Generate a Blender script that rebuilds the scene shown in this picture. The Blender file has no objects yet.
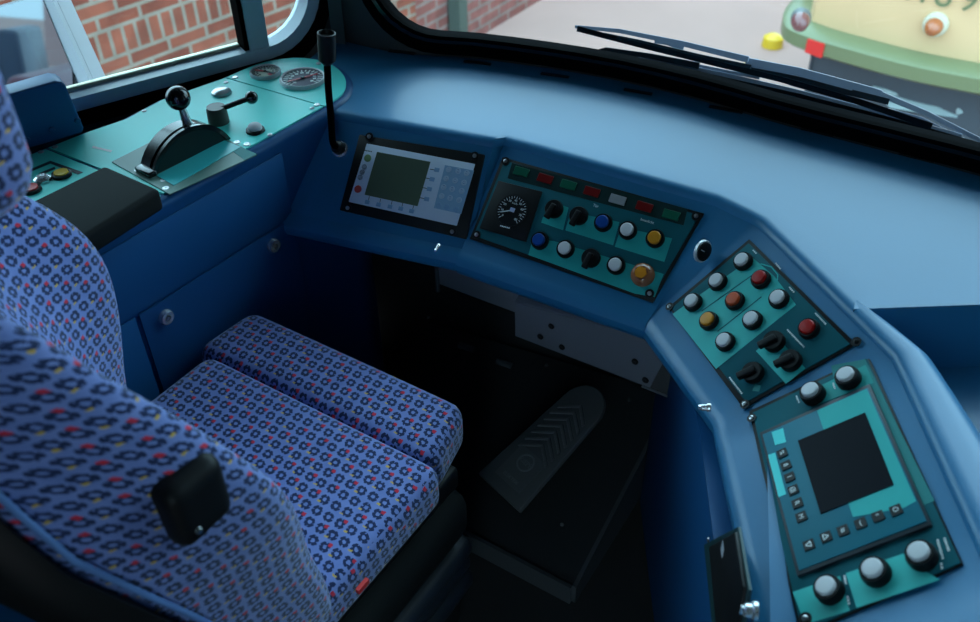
import bpy, bmesh, math, random
from mathutils import Vector, Matrix
random.seed(7)
V = Vector
R_ = math.radians
C = bpy.context.scene.collection
# ------------------------------------------------------------------ camera
F = 930.0; HC = 1.58
pt, yw, rl = math.atan(930/1134), R_(33), R_(.76)
f0 = V((-math.sin(yw), math.cos(yw), 0)); r0 = V((math.cos(yw), math.sin(yw), 0)); UZ = V((0, 0, 1))
FW = f0*math.cos(pt) - UZ*math.sin(pt); u0 = f0*math.sin(pt) + UZ*math.cos(pt)
RT = r0*math.cos(rl) - u0*math.sin(rl); UP = r0*math.sin(rl) + u0*math.cos(rl)
O = V((0, 0, HC))
cd = bpy.data.cameras.new('camera'); cam = bpy.data.objects.new('camera', cd); C.objects.link(cam)
m = Matrix((( RT.x, UP.x, -FW.x, 0), (RT.y, UP.y, -FW.y, 0), (RT.z, UP.z, -FW.z, HC), (0, 0, 0, 1)))
cam.matrix_world = m
cd.sensor_width = 36; cd.sensor_fit = 'HORIZONTAL'; cd.lens = F*36/980; cd.clip_start = .02; cd.clip_end = 300
cd.dof.use_dof = True; cd.dof.focus_distance = 1.55; cd.dof.aperture_fstop = 4.5
bpy.context.scene.camera = cam
# ------------------------------------------------------------------ world, exposure
wd = bpy.data.worlds.new('overcast_sky'); bpy.context.scene.world = wd; wd.use_nodes = True
nt = wd.node_tree; nt.nodes.clear()
wo = nt.nodes.new('ShaderNodeOutputWorld'); bg = nt.nodes.new('ShaderNodeBackground')
tc = nt.nodes.new('ShaderNodeTexCoord'); sx = nt.nodes.new('ShaderNodeSeparateXYZ'); rp = nt.nodes.new('ShaderNodeValToRGB')
nt.links.new(tc.outputs['Generated'], sx.inputs[0]); nt.links.new(sx.outputs[2], rp.inputs[0])
rp.color_ramp.elements[0].position = 0; rp.color_ramp.elements[0].color = (.42, .74, .90, 1)
rp.color_ramp.elements[1].position = .7; rp.color_ramp.elements[1].color = (.56, .92, 1.12, 1)
nt.links.new(rp.outputs[0], bg.inputs[0]); nt.links.new(bg.outputs[0], wo.inputs[0])
bg.inputs[1].default_value = 5.0
sc = bpy.context.scene
sc.view_settings.view_transform = 'Standard'; sc.view_settings.look = 'None'; sc.view_settings.gamma = 1
sc.view_settings.use_curve_mapping = False; sc.view_settings.exposure = 0.0
# ------------------------------------------------------------------ camera-ray helpers used to measure the place
def ray(px, py): return FW + RT*((px-490)/F) - UP*((py-311)/F)
def P(px, py, z): d = ray(px, py); return O + d*((z-HC)/d.z)
def HIT(px, py, a, n): d = ray(px, py); return O + d*((V(a)-O).dot(n)/d.dot(n))
# ------------------------------------------------------------------ materials
MATS = {}
def lin(c):
    return tuple(((x/255)/12.92 if x/255 <= .04045 else ((x/255+.055)/1.055)**2.4) for x in c)
def mat(name, col, rough=.5, metal=0, spec=.5, coat=0, bump=0, bscale=200, var=0, vscale=6, emit=0):
    if name in MATS: return MATS[name]
    M = bpy.data.materials.new(name); M.use_nodes = True; N = M.node_tree; b = N.nodes['Principled BSDF']
    b.inputs['Base Color'].default_value = (*col, 1); b.inputs['Roughness'].default_value = rough
    b.inputs['Metallic'].default_value = metal; b.inputs['Specular IOR Level'].default_value = spec
    b.inputs['Coat Weight'].default_value = coat; b.inputs['Coat Roughness'].default_value = .15
    t = N.nodes.new('ShaderNodeTexCoord')
    if bump:
        ns = N.nodes.new('ShaderNodeTexNoise'); ns.inputs['Scale'].default_value = bscale; ns.inputs['Detail'].default_value = 3
        bp = N.nodes.new('ShaderNodeBump'); bp.inputs['Strength'].default_value = bump; bp.inputs['Distance'].default_value = .002
        N.links.new(t.outputs['Object'], ns.inputs['Vector']); N.links.new(ns.outputs[0], bp.inputs['Height']); N.links.new(bp.outputs[0], b.inputs['Normal'])
    if var:
        ns = N.nodes.new('ShaderNodeTexNoise'); ns.inputs['Scale'].default_value = vscale; ns.inputs['Detail'].default_value = 5
        mx = N.nodes.new('ShaderNodeMix'); mx.data_type = 'RGBA'
        mx.inputs[6].default_value = (*[c*(1-var) for c in col], 1); mx.inputs[7].default_value = (*[min(1, c*(1+var)) for c in col], 1)
        N.links.new(t.outputs['Object'], ns.inputs['Vector']); N.links.new(ns.outputs[0], mx.inputs[0]); N.links.new(mx.outputs[2], b.inputs['Base Color'])
    if emit: b.inputs['Emission Color'].default_value = (*col, 1); b.inputs['Emission Strength'].default_value = emit
    MATS[name] = M; return M
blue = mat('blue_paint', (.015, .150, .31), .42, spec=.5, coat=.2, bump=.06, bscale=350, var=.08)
blueshade = mat('blue_paint_shaded', (.009, .085, .235), .45, spec=.35, bump=.04, bscale=350, var=.06)  # same blue paint, with the shade on cabinet and pedestal put into its colour
teal = mat('teal_laminate', (.10, .76, .68), .4, spec=.4, var=.04)
tealp = mat('teal_print', (.04, .42, .42), .4)
tealm = mat('mid_teal_print', (.015, .20, .20), .5, spec=.25)
teald = mat('dark_teal_print', (.008, .10, .125), .6, spec=.12, var=.05)
tealb = mat('blue_teal_print', (.010, .15, .21), .5, spec=.25)
tealbr = mat('bright_teal_print', (.10, .70, .68), .4, spec=.15)
olive = mat('grey_green_print', (.10, .20, .17), .45)
black = mat('black_plastic', (.008, .008, .009), .45, spec=.25)
blackm = mat('matt_black', (.016, .016, .017), .6, bump=.2, bscale=400)
blackg = mat('glossy_black', (.005, .005, .006), .15, coat=.3)
blackr = mat('button_black', (.006, .006, .007), .5, spec=.15)
rubber = mat('black_rubber', (.0015, .0015, .002), .8, spec=.02)
darkgrey = mat('dark_grey_steel', (.07, .075, .09), .5, bump=.1, bscale=300)
alu = mat('grey_aluminium', (.48, .55, .64), .4)
chrome = mat('chrome', (.80, .81, .83), .22, metal=.75)
steel = mat('brushed_steel', (.5, .5, .52), .3, metal=1)
white = mat('white_plastic', (.62, .60, .62), .45, spec=.2)
bluecap = mat('blue_plastic', (.006, .055, .26), .35, spec=.2)
orange = mat('orange_plastic', (.62, .24, .02), .3, spec=.2)
orangel = mat('amber_lens', (.75, .25, .02), .15, coat=.5)
red = mat('red_plastic', (.36, .006, .005), .35, spec=.2)
redo = mat('orange_red_plastic', (.50, .07, .02), .35, spec=.2)
yellow = mat('yellow_plastic', (.75, .48, .02), .35)
greenl = mat('green_lens', (.008, .10, .06), .3, spec=.2)
redl = mat('dark_red_lens', (.16, .008, .008), .3, spec=.2)
lcd = mat('lcd_glass', (.085, .115, .080), .3, spec=.15)
scr = mat('dark_screen_glass', (.005, .006, .010), .35, spec=.05)
panelw = mat('pale_blue_faceplate', (.60, .66, .78), .45)
keyblue = mat('light_blue_key', (.22, .36, .55), .5)
ink = mat('white_ink', (.75, .78, .78), .5)
inkd = mat('dark_ink', (.012, .02, .03), .5)
redink = mat('red_ink', (.6, .03, .05), .5)
greyp = mat('grey_gauge_face', (.13, .11, .15), .5, spec=.1)
pad = mat('black_vinyl', (.010, .011, .011), .8, spec=.12, bump=.15, bscale=500)
rimw = mat('white_rim_paint', (.50, .53, .58), .4)
mirror = mat('mirror_glass', (.19, .205, .225), .02, metal=1)
inner = mat('grey_cab_lining', (.045, .05, .055), .7, bump=.1, bscale=200)
lightline = mat('light_lining', (.32, .33, .34), .7)
def glassmat():
    M = bpy.data.materials.new('window_glass'); M.use_nodes = True; N = M.node_tree; N.nodes.clear()
    o = N.nodes.new('ShaderNodeOutputMaterial'); mx = N.nodes.new('ShaderNodeMixShader'); tr = N.nodes.new('ShaderNodeBsdfTransparent')
    gl = N.nodes.new('ShaderNodeBsdfGlossy'); gl.inputs['Roughness'].default_value = .02; tr.inputs[0].default_value = (.93, .96, .95, 1)
    lw = N.nodes.new('ShaderNodeFresnel'); lw.inputs[0].default_value = 1.35
    N.links.new(lw.outputs[0], mx.inputs[0]); N.links.new(tr.outputs[0], mx.inputs[1]); N.links.new(gl.outputs[0], mx.inputs[2]); N.links.new(mx.outputs[0], o.inputs[0])
    return M
glass = glassmat()
def MTH(N, op, a, b=None, c=None):
    n = N.nodes.new('ShaderNodeMath'); n.operation = op
    for i, x in enumerate((a, b, c)):
        if x is None: continue
        if isinstance(x, (int, float)): n.inputs[i].default_value = x
        else: N.links.new(x, n.inputs[i])
    return n.outputs[0]
def mixc(N, f, a, b):
    n = N.nodes.new('ShaderNodeMix'); n.data_type = 'RGBA'; N.links.new(f, n.inputs[0])
    for i, x in ((6, a), (7, b)):
        if isinstance(x, tuple): n.inputs[i].default_value = (*x, 1)
        else: N.links.new(x, n.inputs[i])
    return n.outputs[2]
def moquette():
    M = bpy.data.materials.new('moquette_fabric'); M.use_nodes = True; N = M.node_tree; b = N.nodes['Principled BSDF']
    uv = N.nodes.new('ShaderNodeUVMap'); s = N.nodes.new('ShaderNodeSeparateXYZ'); N.links.new(uv.outputs[0], s.inputs[0])
    pitch = .0208
    dn = N.nodes.new('ShaderNodeTexNoise'); dn.inputs['Scale'].default_value = 260; N.links.new(uv.outputs[0], dn.inputs['Vector'])
    jit = MTH(N, 'MULTIPLY', MTH(N, 'SUBTRACT', dn.outputs[0], .5), .22)
    v = MTH(N, 'MULTIPLY', s.outputs[1], 1/pitch)
    u = MTH(N, 'ADD', MTH(N, 'MULTIPLY', s.outputs[0], 1/pitch), MTH(N, 'MULTIPLY', v, .18))
    iu, iv = MTH(N, 'FLOOR', u), MTH(N, 'FLOOR', v)
    fu = MTH(N, 'ADD', MTH(N, 'SUBTRACT', MTH(N, 'SUBTRACT', u, iu), .5), jit)
    fv = MTH(N, 'ADD', MTH(N, 'SUBTRACT', MTH(N, 'SUBTRACT', v, iv), .5), jit)
    au, av = MTH(N, 'ABSOLUTE', fu), MTH(N, 'ABSOLUTE', fv)
    mxn = MTH(N, 'MAXIMUM', au, av); sm = MTH(N, 'MULTIPLY', MTH(N, 'ADD', au, av), .68)
    d = MTH(N, 'MAXIMUM', mxn, sm)
    ring = MTH(N, 'MULTIPLY', MTH(N, 'LESS_THAN', d, .385), MTH(N, 'GREATER_THAN', d, .145))
    notch = MTH(N, 'GREATER_THAN', MTH(N, 'MINIMUM', au, av), .035)
    ring = MTH(N, 'MULTIPLY', ring, MTH(N, 'MAXIMUM', notch, MTH(N, 'LESS_THAN', d, .29)))
    # corner ticks
    wn = N.nodes.new('ShaderNodeTexWhiteNoise'); wn.noise_dimensions = '2D'
    cb = N.nodes.new('ShaderNodeCombineXYZ'); N.links.new(iu, cb.inputs[0]); N.links.new(iv, cb.inputs[1]); N.links.new(cb.outputs[0], wn.inputs['Vector'])
    par = MTH(N, 'MODULO', MTH(N, 'ABSOLUTE', MTH(N, 'ADD', iu, iv)), 2.0)
    def tick(cx, cy, rx, ry):
        a = MTH(N, 'LESS_THAN', MTH(N, 'ABSOLUTE', MTH(N, 'SUBTRACT', fu, cx)), rx)
        c = MTH(N, 'LESS_THAN', MTH(N, 'ABSOLUTE', MTH(N, 'SUBTRACT', fv, cy)), ry)
        return MTH(N, 'MULTIPLY', a, c)
    tr = MTH(N, 'MULTIPLY', tick(.30, .31, .15, .14), MTH(N, 'MULTIPLY', par, MTH(N, 'GREATER_THAN', wn.outputs[0], .25)))
    ty = MTH(N, 'MULTIPLY', tick(-.34, -.30, .15, .065), MTH(N, 'MULTIPLY', MTH(N, 'SUBTRACT', 1.0, par), MTH(N, 'GREATER_THAN', wn.outputs[0], .3)))
    nz = N.nodes.new('ShaderNodeTexNoise'); nz.inputs['Scale'].default_value = 40; N.links.new(uv.outputs[0], nz.inputs['Vector'])
    base = mixc(N, nz.outputs[0], (.12, .17, .42), (.23, .28, .58))
    c1 = mixc(N, ring, base, (.016, .028, .085)); c2 = mixc(N, tr, c1, (.60, .03, .06)); c3 = mixc(N, ty, c2, (.60, .36, .08))
    N.links.new(c3, b.inputs['Base Color']); b.inputs['Roughness'].default_value = .9
    b.inputs['Sheen Weight'].default_value = .35; b.inputs['Sheen Roughness'].default_value = .4; b.inputs['Specular IOR Level'].default_value = .2
    f = N.nodes.new('ShaderNodeTexNoise'); f.inputs['Scale'].default_value = 900; N.links.new(uv.outputs[0], f.inputs['Vector'])
    bp = N.nodes.new('ShaderNodeBump'); bp.inputs['Strength'].default_value = .4; bp.inputs['Distance'].default_value = .002
    N.links.new(f.outputs[0], bp.inputs['Height']); N.links.new(bp.outputs[0], b.inputs['Normal'])
    return M
fabric = moquette()
def brickmat(name, bw, bh, sold, colA, colB, mort, offv=0.0):
    M = bpy.data.materials.new(name); M.use_nodes = True; N = M.node_tree; b = N.nodes['Principled BSDF']
    uv = N.nodes.new('ShaderNodeUVMap')
    def bt(w, h, off):
        t = N.nodes.new('ShaderNodeTexBrick'); t.inputs['Scale'].default_value = 1; t.inputs['Brick Width'].default_value = w; t.inputs['Row Height'].default_value = h
        t.inputs['Mortar Size'].default_value = .012*(bh/.077); t.inputs['Mortar Smooth'].default_value = .3; t.inputs['Bias'].default_value = 0
        t.inputs['Color1'].default_value = (*colA, 1); t.inputs['Color2'].default_value = (*colB, 1); t.inputs['Mortar'].default_value = (*mort, 1); t.offset = off
        return t
    a = bt(bw, bh, .5); N.links.new(uv.outputs[0], a.inputs['Vector']); col = a.outputs['Color']; fac = a.outputs['Fac']
    nz = N.nodes.new('ShaderNodeTexNoise'); nz.inputs['Scale'].default_value = 9; nz.inputs['Detail'].default_value = 6; N.links.new(uv.outputs[0], nz.inputs['Vector'])
    if sold:
        s = bt(bh, sold, 0); N.links.new(uv.outputs[0], s.inputs['Vector'])
        sp = N.nodes.new('ShaderNodeSeparateXYZ'); N.links.new(uv.outputs[0], sp.inputs[0])
        band = MTH(N, 'MULTIPLY', MTH(N, 'GREATER_THAN', sp.outputs[1], sold*offv), MTH(N, 'LESS_THAN', sp.outputs[1], sold*(offv+1)))
        col = mixc(N, band, col, s.outputs['Color'])
    mm = N.nodes.new('ShaderNodeMix'); mm.data_type = 'RGBA'; mm.blend_type = 'MULTIPLY'; mm.inputs[0].default_value = .55
    cr = N.nodes.new('ShaderNodeValToRGB'); cr.color_ramp.elements[0].position = .3; cr.color_ramp.elements[0].color = (.5, .5, .5, 1); cr.color_ramp.elements[1].position = .7; cr.color_ramp.elements[1].color = (1.3, 1.3, 1.3, 1)
    N.links.new(nz.outputs[0], cr.inputs[0]); N.links.new(col, mm.inputs[6]); N.links.new(cr.outputs[0], mm.inputs[7])
    N.links.new(mm.outputs[2], b.inputs['Base Color']); b.inputs['Roughness'].default_value = .9
    return M
brickA = brickmat('red_brick_soldier', .215, .066, .132, (.18, .044, .026), (.29, .08, .046), (.25, .21, .17), 6)
brickB = brickmat('red_brick', .235, .072, 0, (.22, .072, .06), (.29, .105, .09), (.25, .185, .17))
concrete = mat('pale_concrete', (.43, .27, .235), .85, bump=.3, bscale=30, var=.22, vscale=.8)
cream = mat('cream_tram_paint', (.66, .42, .23), .35, var=.03)
greent = mat('green_tram_paint', (.145, .165, .08), .4)
greyg = mat('grey_green_pipe', (.06, .085, .072), .6)
# ------------------------------------------------------------------ mesh builder
class MB:
    def __init__(s): s.bm = bmesh.new(); s.uv = None
    def poly(s, pts):
        vs = [s.bm.verts.new(p) for p in pts]; return s.bm.faces.new(vs)
    def prism(s, base, off):          # polygon extruded by vector off
        off = V(off); n = len(base); a = [s.bm.verts.new(V(p)) for p in base]; b = [s.bm.verts.new(V(p)+off) for p in base]
        s.bm.faces.new(a[::-1]); s.bm.faces.new(b)
        for i in range(n): s.bm.faces.new((a[i], a[(i+1) % n], b[(i+1) % n], b[i]))
    def box(s, c, d, M=None):
        c = V(c); h = V(d)/2
        pts = [V((x*h.x, y*h.y, -h.z)) for x, y in ((-1, -1), (1, -1), (1, 1), (-1, 1))]
        if M: s.prism([c+M@p for p in pts], M@V((0, 0, d[2])))
        else: s.prism([c+p for p in pts], (0, 0, d[2]))
    def loft(s, rings, closed=True, cap=True):
        vs = [[s.bm.verts.new(p) for p in r] for r in rings]; n = len(rings[0])
        for i in range(len(vs)-1):
            for j in range(n if closed else n-1):
                k = (j+1) % n
                s.bm.faces.new((vs[i][j], vs[i][k], vs[i+1][k], vs[i+1][j]))
        if cap and closed: s.bm.faces.new(vs[0][::-1]); s.bm.faces.new(vs[-1])
    def loftuv(s, rings, uvs, closed=True):
        s.uv = s.bm.loops.layers.uv.verify()
        vs = [[s.bm.verts.new(p) for p in r] for r in rings]; n = len(rings[0])
        for i in range(len(vs)-1):
            for j in range(n if closed else n-1):
                k = (j+1) % n; kk = j+1
                f = s.bm.faces.new((vs[i][j], vs[i][k], vs[i+1][k], vs[i+1][j]))
                for l, t in zip(f.loops, (uvs[i][j], uvs[i][kk], uvs[i+1][kk], uvs[i+1][j])): l[s.uv].uv = t
        return vs
    def tube(s, pts, r, n=10):
        pts = [V(p) for p in pts]; rings = []; up = None
        for i, p in enumerate(pts):
            t = (pts[min(i+1, len(pts)-1)]-pts[max(i-1, 0)]).normalized()
            if up is None: up = t.orthogonal().normalized()
            up = (up - t*up.dot(t)).normalized(); sd = t.cross(up)
            rr = r[i] if isinstance(r, (list, tuple)) else r
            rings.append([p + (up*math.cos(a)+sd*math.sin(a))*rr for a in [2*math.pi*k/n for k in range(n)]])
        s.loft(rings)
    def lathe(s, prof, c=(0, 0, 0), M=None, n=24):     # prof: (r, h) along local z
        c = V(c); rings = []
        for r, h in prof:
            ring = [V((max(r, 1e-5)*math.cos(a), max(r, 1e-5)*math.sin(a), h)) for a in [2*math.pi*k/n for k in range(n)]]
            rings.append([c + (M@p if M else p) for p in ring])
        s.loft(rings)
    def rbox(s, c, d, r, n=8, crown=0, taper=None):
        """rounded padded box with box-projected uv in metres"""
        c = V(c); d = V(d); b = bmesh.new(); bmesh.ops.create_cube(b, size=1)
        bmesh.ops.subdivide_edges(b, edges=b.edges[:], cuts=n*2-1, use_grid_fill=True)
        uvl = s.bm.loops.layers.uv.verify(); s.uv = uvl; mp = {}
        def rm(t, dd):              # concentrate vertices near the ends
            e = r/dd; a = abs(t)*2
            w = (a*1.0); q = (1-2*e)*min(1, w/.6) if w < .6 else (1-2*e) + 2*e*(w-.6)/.4
            return math.copysign(q/2, t)*dd
        for v in b.verts:
            raw = V((rm(v.co.x, d.x), rm(v.co.y, d.y), rm(v.co.z, d.z)))
            inn = V([max(-dd/2+r, min(dd/2-r, x)) for x, dd in zip(raw, d)])
            o = raw-inn
            p = inn + (o.normalized()*r if o.length > 1e-9 else o)
            if crown and p.z > 0:
                p.z += crown*max(0, 1-(2*p.x/d.x)**2)*max(0, 1-(2*p.y/d.y)**2)
            if taper: p = taper(p)
            mp[v] = s.bm.verts.new(c+p)
        for f in b.faces:
            nf = s.bm.faces.new([mp[v] for v in f.verts]); nn = f.normal
            ax = max(range(3), key=lambda i: abs(nn[i]))
            for l in nf.loops:
                q = l.vert.co
                l[uvl].uv = ((q.y, q.z) if ax == 0 else (q.x, q.z) if ax == 1 else (q.x, q.y))
        b.free()
    def build(s, name, m, parent=None, world=False, bevel=0, seg=3, ang=38, origin=None, smooth=True):
        bm = s.bm
        bmesh.ops.remove_doubles(bm, verts=bm.verts, dist=1e-6)
        if world and parent is not None:
            Mi = WM[parent.name].inverted(); bmesh.ops.transform(bm, matrix=Mi, verts=bm.verts)
        bmesh.ops.recalc_face_normals(bm, faces=bm.faces)
        if bevel:
            es = [e for e in bm.edges if len(e.link_faces) == 2 and e.calc_face_angle(0) > R_(40)]
            bmesh.ops.bevel(bm, geom=es, offset=bevel, segments=seg, affect='EDGES', profile=.5, clamp_overlap=True)
        for f in bm.faces: f.smooth = smooth
        for e in bm.edges:
            if len(e.link_faces) == 2 and e.calc_face_angle(0) > R_(ang): e.smooth = False
        me = bpy.data.meshes.new(name); loc = V((0, 0, 0))
        if parent is None:
            bb = [v.co for v in bm.verts]
            loc = V(origin) if origin else V((sum(v.x for v in bb)/len(bb), sum(v.y for v in bb)/len(bb), min(v.z for v in bb)))
            bmesh.ops.translate(bm, verts=bm.verts, vec=-loc)
        bm.to_mesh(me); bm.free(); me.materials.append(m)
        o = bpy.data.objects.new(name, me); C.objects.link(o); o.location = loc
        if parent is not None: o.parent = parent; WM[o.name] = WM[parent.name].copy()
        else: WM[o.name] = Matrix.Translation(loc)
        return o
WM = {}
def thing(name, label, cat, M=None, group=None):
    o = bpy.data.objects.new(name, None); C.objects.link(o); o.empty_display_size = .05
    if M is None: M = Matrix.Identity(4)
    elif not isinstance(M, Matrix): M = Matrix.Translation(V(M))
    o.matrix_world = M; WM[o.name] = M.copy(); o['label'] = label; o['category'] = cat
    if group: o['group'] = group
    return o
def tag(o, label, cat, group=None):
    o['label'] = label; o['category'] = cat
    if group: o['group'] = group
    return o
def struct(o): o['kind'] = 'structure'; return o
def lab(o, s): o['label'] = s; return o
def textmesh(s, size, align='CENTER', ext=.0002):
    cu = bpy.data.curves.new('t', 'FONT'); cu.body = s; cu.size = size; cu.align_x = align; cu.align_y = 'CENTER'; cu.extrude = ext
    ob = bpy.data.objects.new('t', cu); C.objects.link(ob); dg = bpy.context.evaluated_depsgraph_get(); dg.update()
    me = bpy.data.meshes.new_from_object(ob.evaluated_get(dg)); bpy.data.objects.remove(ob); return me
def text(s, size, name, m, parent, M):
    me = textmesh(s, size); me.transform(M); me.materials.clear(); me.materials.append(m)
    o = bpy.data.objects.new(name, me); C.objects.link(o); o.parent = parent; WM[o.name] = WM[parent.name].copy(); return o
T = Matrix.Translation
def frameM(o, x, y):      # matrix from origin, x axis, y axis (orthonormalised)
    x = V(x).normalized(); z = x.cross(V(y)).normalized(); y = z.cross(x)
    return Matrix(((x.x, y.x, z.x, o[0]), (x.y, y.y, z.y, o[1]), (x.z, y.z, z.z, o[2]), (0, 0, 0, 1)))
def bez(pts, n=8):         # catmull-rom through points
    pts = [V(p) for p in pts]; out = []
    for i in range(len(pts)-1):
        p0, p1, p2, p3 = pts[max(i-1, 0)], pts[i], pts[i+1], pts[min(i+2, len(pts)-1)]
        for k in range(n):
            t = k/n; out.append(.5*((2*p1)+(p2-p0)*t+(2*p0-5*p1+4*p2-p3)*t*t+(3*p1-p0-3*p2+p3)*t**3))
    out.append(pts[-1]); return out

# ================================================================== THE SETTING: outside
GZ = -1.0
g = MB(); g.poly([(-60, -60, GZ), (60, -60, GZ), (60, 90, GZ), (-60, 90, GZ)])
go = struct(g.build('ground', concrete))
# brick building: near wall beside the side window, far wall ahead
def wall_uv(a, b, z0, z1, name, m, parent, voff=0, th=.25):
    a, b = V(a), V(b); L = (b-a).length; mb = MB(); uvl = mb.bm.loops.layers.uv.verify(); d = (b-a).normalized(); nb = V((-d.y, d.x, 0))*th
    q = [(a, 0), (b, L)]
    for off in (V((0, 0, 0)), nb):
        vs = [mb.bm.verts.new(p+off+V((0, 0, z))) for p, z in ((a, z0), (b, z0), (b, z1), (a, z1))]
        f = mb.bm.faces.new(vs)
        for l, t in zip(f.loops, ((0, z0), (L, z0), (L, z1), (0, z1))): l[uvl].uv = (t[0]+20, t[1]+voff)
    for p, w in ((a, 0), (b, L)):
        vs = [mb.bm.verts.new(x) for x in (p+V((0, 0, z0)), p+nb+V((0, 0, z0)), p+nb+V((0, 0, z1)), p+V((0, 0, z1)))]
        f = mb.bm.faces.new(vs)
        for l, t in zip(f.loops, ((0, z0), (th, z0), (th, z1), (0, z1))): l[uvl].uv = (t[0]+w, t[1])
    vs = [mb.bm.verts.new(x) for x in (a+V((0, 0, z1)), b+V((0, 0, z1)), b+nb+V((0, 0, z1)), a+nb+V((0, 0, z1)))]; mb.bm.faces.new(vs)
    return mb.build(name, m, parent, world=True, smooth=False)
bld = thing('brick_building', 'red brick building wall seen through the side window and past the windscreen', 'building', (-5, 8, GZ))
dB = V((math.sin(R_(1.5)), math.cos(R_(1.5)), 0)); gB = P(478, 38, GZ); gB.z = 0
dA = V((math.sin(R_(8)), math.cos(R_(8)), 0)); pA = HIT(416, 15, gB, V((dB.y, -dB.x, 0))); pA.z = 0
nA = V((dA.y, -dA.x, 0)); nB = V((dB.y, -dB.x, 0))
eA = pA.copy(); VB = HIT(130, 37, pA, V((dA.y, -dA.x, 0))).z; print('band', VB); sB = HIT(416, 15, gB, nB); sB.z = 0
wall_uv(pA-dA*3.6, eA, GZ, 1.0, 'side_wall', brickA, bld, voff=.792+.066-VB)
wall_uv(sB, sB+dB*28, GZ, 1.0, 'front_wall', brickB, bld)
# downpipe-like post in front of the far wall
pb = HIT(451, 25, gB, nB)+nB*.06; pw = .085
pm = MB(); pm.box((pb.x, pb.y, (GZ+1.1)/2), (pw, .09, 1.1-GZ), Matrix.Rotation(R_(0), 3, 'Z'))
tag(pm.build('wall_post', greyg), 'grey-green vertical post standing against the brick wall ahead', 'post')

# the other tram
tB = [(775, -30), (779, 14), (787, 38), (806, 50), (850, 64), (910, 80), (980, 94), (1060, 108), (1140, 118)]
zb = -.35
bot = [P(x, y, zb) for x, y in tB]
bot[0] = bot[2] + V((.02, 1.3, 0)); bot[1] = bot[2] + V((-.06, .35, 0))
bc = bez(bot, 6)
tr = thing('parked_tram', 'cream and green old tram parked ahead on the right, beyond the windscreen', 'tram', (bc[-1].x, bc[-1].y+1, GZ))
def outn(pts, i):
    t = (pts[min(i+1, len(pts)-1)]-pts[max(i-1, 0)]); t.z = 0; t.normalize(); return V((t.y, -t.x, 0))
def swept(prof, pts):    # profile: (outward, z)
    return [[p+outn(pts, i)*u + V((0, 0, z-p.z)) for u, z in prof] for i, p in enumerate(pts)]
mb = MB(); mb.loft(swept([(-.10, zb), (.0, zb-.005), (.03, zb+.015), (.03, zb+.078), (0, zb+.10), (-.10, zb+.10)], bc)); mb.build('bumper', greent, tr, world=True)
mb = MB(); mb.loft(swept([(-.10, zb+.095), (-.10, zb+1.0), (-.13, zb+1.9), (-.2, zb+1.9), (-.2, zb+.095)], bc)); mb.build('body_shell', cream, tr, world=True)
mb = MB(); mb.loft(swept([(-.16, -.85), (-.14, zb+.01), (-.3, zb+.01), (-.3, -.85)], bc)); mb.build('underframe', mat('dark_underframe', (.045, .055, .07), .7), tr, world=True)
lp = [bc[-1]+V((-.1, .25, 0)), bc[-1]+V((.0, 4, 0)), bc[0]+V((0, 4, 0)), bc[0]+V((.1, .15, 0))]
mb = MB(); mb.prism([V((p.x, p.y, -.8)) for p in lp], (0, 0, 2.3)); mb.build('carriage', cream, tr, world=True)
# front face frame for fittings
def tface(px, py, off=.0):
    """point on the tram's front skin under a pixel"""
    d = ray(px, py); best = None
    for i in range(len(bc)-1):
        n_ = outn(bc, i); a = bc[i]-n_*.10
        p = HIT(px, py, a, n_); t = (bc[i+1]-bc[i]); k = (p-a).dot(t)/t.dot(t)
        if -.05 <= k <= 1.05: return p+n_*off, n_
    return p, n_
def disc_on(px, py, r, prof, name, m, parent=tr, off=0):
    p, n_ = tface(px, py); M = frameM(p, UZ.cross(n_), UZ)
    q = MB(); q.lathe([(a*r, b+off) for a, b in prof], p, M.to_3x3()); return q.build(name, m, parent, world=True)
dome = [(1, 0), (1, .02), (.85, .05), (.5, .07), (.02, .078)]
disc_on(936, 24, .056, [(1, 0), (1, .012), (.9, .03), (.7, .035)], 'lamp_bezel', mat('white_rubber', (.55, .50, .38), .5))
disc_on(936, 24, .040, dome, 'indicator_lamp', mat('amber_tram_lens', (.38, .10, .03), .2, coat=.5), off=.02)
disc_on(801, 17, .045, [(1, 0), (1, .04), (.9, .05)], 'lamp_socket', mat('grey_socket', (.10, .11, .11), .5))
disc_on(801, 17, .042, dome, 'marker_lamp', mat('dark_rose_lens', (.16, .05, .05), .2, coat=.5), off=.04)
disc_on(827, -14, .105, [(1, 0), (1.05, .05), (1.0, .09), (.86, .10)], 'headlamp_rim', cream)
disc_on(827, -14, .088, [(1, .08), (.8, .11), (.3, .13), (.02, .135)], 'headlamp_glass', mat('headlamp_glass', (.25, .32, .38), .1, coat=.6))
cand = []
for i in range(len(bc)-1):
    nn = (outn(bc, i)+outn(bc, i+1)).normalized(); pr = HIT(815, 48.5, bc[i]+nn*.032, nn); t_ = bc[i+1]-bc[i]; k_ = (pr-bc[i]).dot(t_)/t_.dot(t_)
    if -.1 <= k_ <= 1.1: cand.append((abs(pr.z-(zb+.045)), pr, nn))
_, pr, nn = min(cand, key=lambda c_: c_[0])
tt = UZ.cross(nn).normalized(); mb = MB(); mb.prism([pr+tt*a+UZ*b-nn*.004 for a, b in ((-.045, -.032), (.045, -.032), (.045, .036), (-.045, .036))], nn*.012)
lab(mb.build('reflector', mat('red_reflector', (.65, .02, .015), .4), tr, world=True), 'red reflector patch on the green bumper')
p, n_ = tface(945, -5); Mx = frameM(p+n_*.012, UZ.cross(n_), UZ)
for g_, dx in zip('1189', (-.15, -.085, .0, .105)): text(g_, .16, 'fleet_digit', greent, tr, WM[tr.name].inverted() @ Mx @ T((dx, 0, 0)))
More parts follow.
